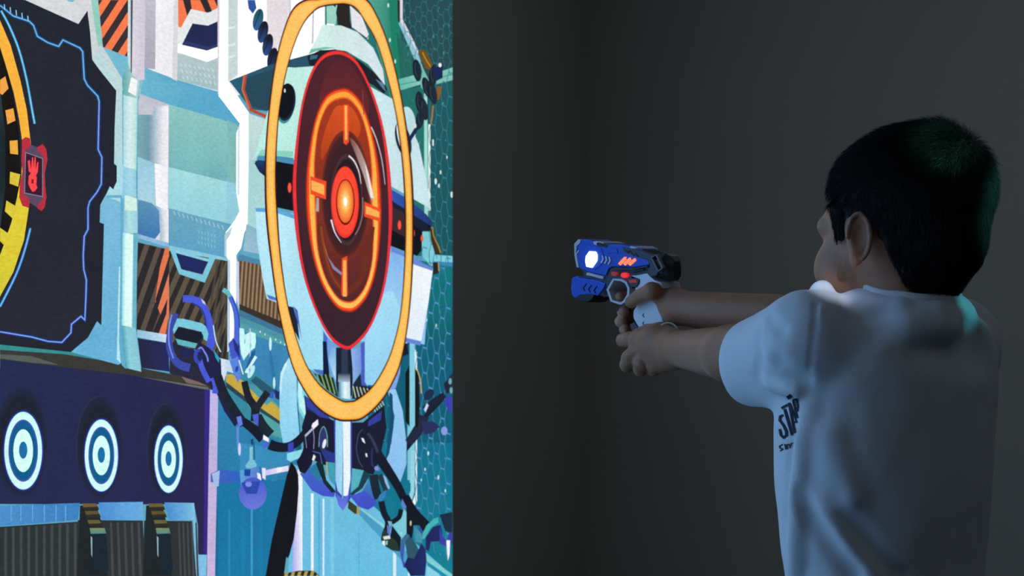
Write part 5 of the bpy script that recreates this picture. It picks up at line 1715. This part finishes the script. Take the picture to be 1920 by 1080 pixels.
gpart('rear_arm', [(1206, 478), (1222, 481), (1238, 506), (1232, 516), (1222, 519), (1214, 512), (1220, 498), (1216, 489)], .0016, W_ - .0016, m_greyp, bevel=.0008)
# lower frame and the foregrip
frame = gpart('lower_frame', [(1088, 505), (1106, 510), (1136, 516), (1141, 504), (1148, 501), (1190, 502), (1212, 501), (1218, 511), (1210, 513), (1195, 516), (1181, 517), (1182, 540), (1176, 542), (1168, 525), (1150, 522), (1138, 541), (1142, 556), (1134, 556), (1126, 546), (1132, 532), (1112, 524), (1092, 519)],
              -.003, W_ + .003, m_greyp, bevel=0)
gstroke('front_bar', [(1100, 513.5), (1104, 514), (1128, 520), (1131.5, 520.5)], 5.0, .0005, -.004, m_silver)
grip = gpart('foregrip', [(1071, 521), (1076, 518), (1082, 517), (1084, 521), (1089, 521), (1113, 524), (1134, 531), (1130, 541), (1119, 555), (1111, 552), (1100, 552), (1086, 553), (1077, 560), (1071, 554), (1069, 540)],
             -.001, W_ + .001, m_blue, bevel=.0016)
gpart('foregrip_base', [(1078, 548), (1084, 542), (1096, 545), (1112, 552), (1108, 561), (1099, 567), (1083, 566), (1076, 559)], -.0015, W_ + .0015, m_black, bevel=.002)
gpart('grip_joint', [(1122, 540), (1132, 531), (1138, 541), (1136, 552), (1130, 558), (1120, 552)], -.003, W_ + .003, m_black, bevel=.0008)
for k in range(3):
    dx, dy = 10.0 * k, 2.2 * k
    gstroke('grip_groove', [(1098.5 + dx, 532 + dy), (1093 + dx, 540 + dy), (1096 + dx, 546 + dy)], 1.5, .0002, -.002, m_black, grip)
# trigger guard, trigger and buttons
gstroke('trigger_guard', [(1149, 524), (1163, 525), (1172, 530), (1177, 540), (1176.5, 553), (1169, 565), (1162, 569.5), (1145, 564), (1138, 543)], 4.4, -.001, W_ + .001, m_silver, closed=True)
gstroke('trigger', [(1168, 529), (1172, 538), (1173, 548), (1170, 556)], 4.4, -.008, W_ + .008, m_red)


def gbutton(name, cx, cy, rx, ry, o0, mat, n=16):
    return gpart(name, [(cx + rx * math.cos(2 * math.pi * k / n), cy + ry * math.sin(2 * math.pi * k / n)) for k in range(n)], o0, -.006, mat, bevel=.0006)


gbutton('round_button', 1152.5, 513, 6, 4.8, .0012, m_lampr3)
gbutton('round_button', 1171, 516, 6.4, 5.2, .0012, m_lampr2)
bz = gpart('selector_bezel', [(1179, 524), (1184, 521.5), (1194, 521.5), (1198, 525), (1197, 532), (1192, 539), (1186, 538), (1181, 532)], .0006, -.006, m_greyp)
gpart('selector_switch', [(1180, 525), (1194, 524), (1195.5, 530), (1182, 530.5)], .0018, -.002, m_lampr3, bz, bevel=.0004)
# white body and handle
gpart('rear_body', [(1181, 517), (1194, 516), (1211, 512.5), (1217, 519), (1226, 526), (1238, 530), (1240, 540), (1232, 552), (1214, 556), (1194, 552), (1189, 541), (1196, 532), (1198, 524)], -.002, W_ + .002, m_white, bevel=0)
handle = gpart('handle', [(1192, 545), (1226, 540), (1231, 560), (1236, 590), (1240, 622), (1198, 624), (1188, 608), (1181.5, 596), (1182, 582), (1189, 572)], -.004, W_ + .004, m_white, bevel=.003)
for y in (588, 603):
    gstroke('handle_mark', [(1203, y), (1201, y + 4), (1204, y + 7)], 1.1, -.0030, -.006, m_greyp, handle)
gpart('handle_base', [(1175, 608), (1183, 604), (1196, 622), (1240, 622), (1240, 629), (1194, 629), (1178, 620)], -.005, W_ + .005, m_greyp, bevel=.001)
gpart('front_catch', [(1143, 580), (1150, 576), (1158, 580), (1156, 587), (1148, 586)], -.010, W_ + .010, m_black, bevel=.001)
# loop of the strap behind the wrist
mb = MB()
c = at(1253, 622, 2.84)
mb.tube([c + V(1, 0, 0) * .0120 * math.cos(q) + V(0, .25, .97) * .0115 * math.sin(q) for q in [2 * math.pi * k / 28 for k in range(29)]], .0012, 8, cap=False)
mb.build('strap_loop', plain('white_strap', (235, 232, 225), .6), GUN, smooth=True)
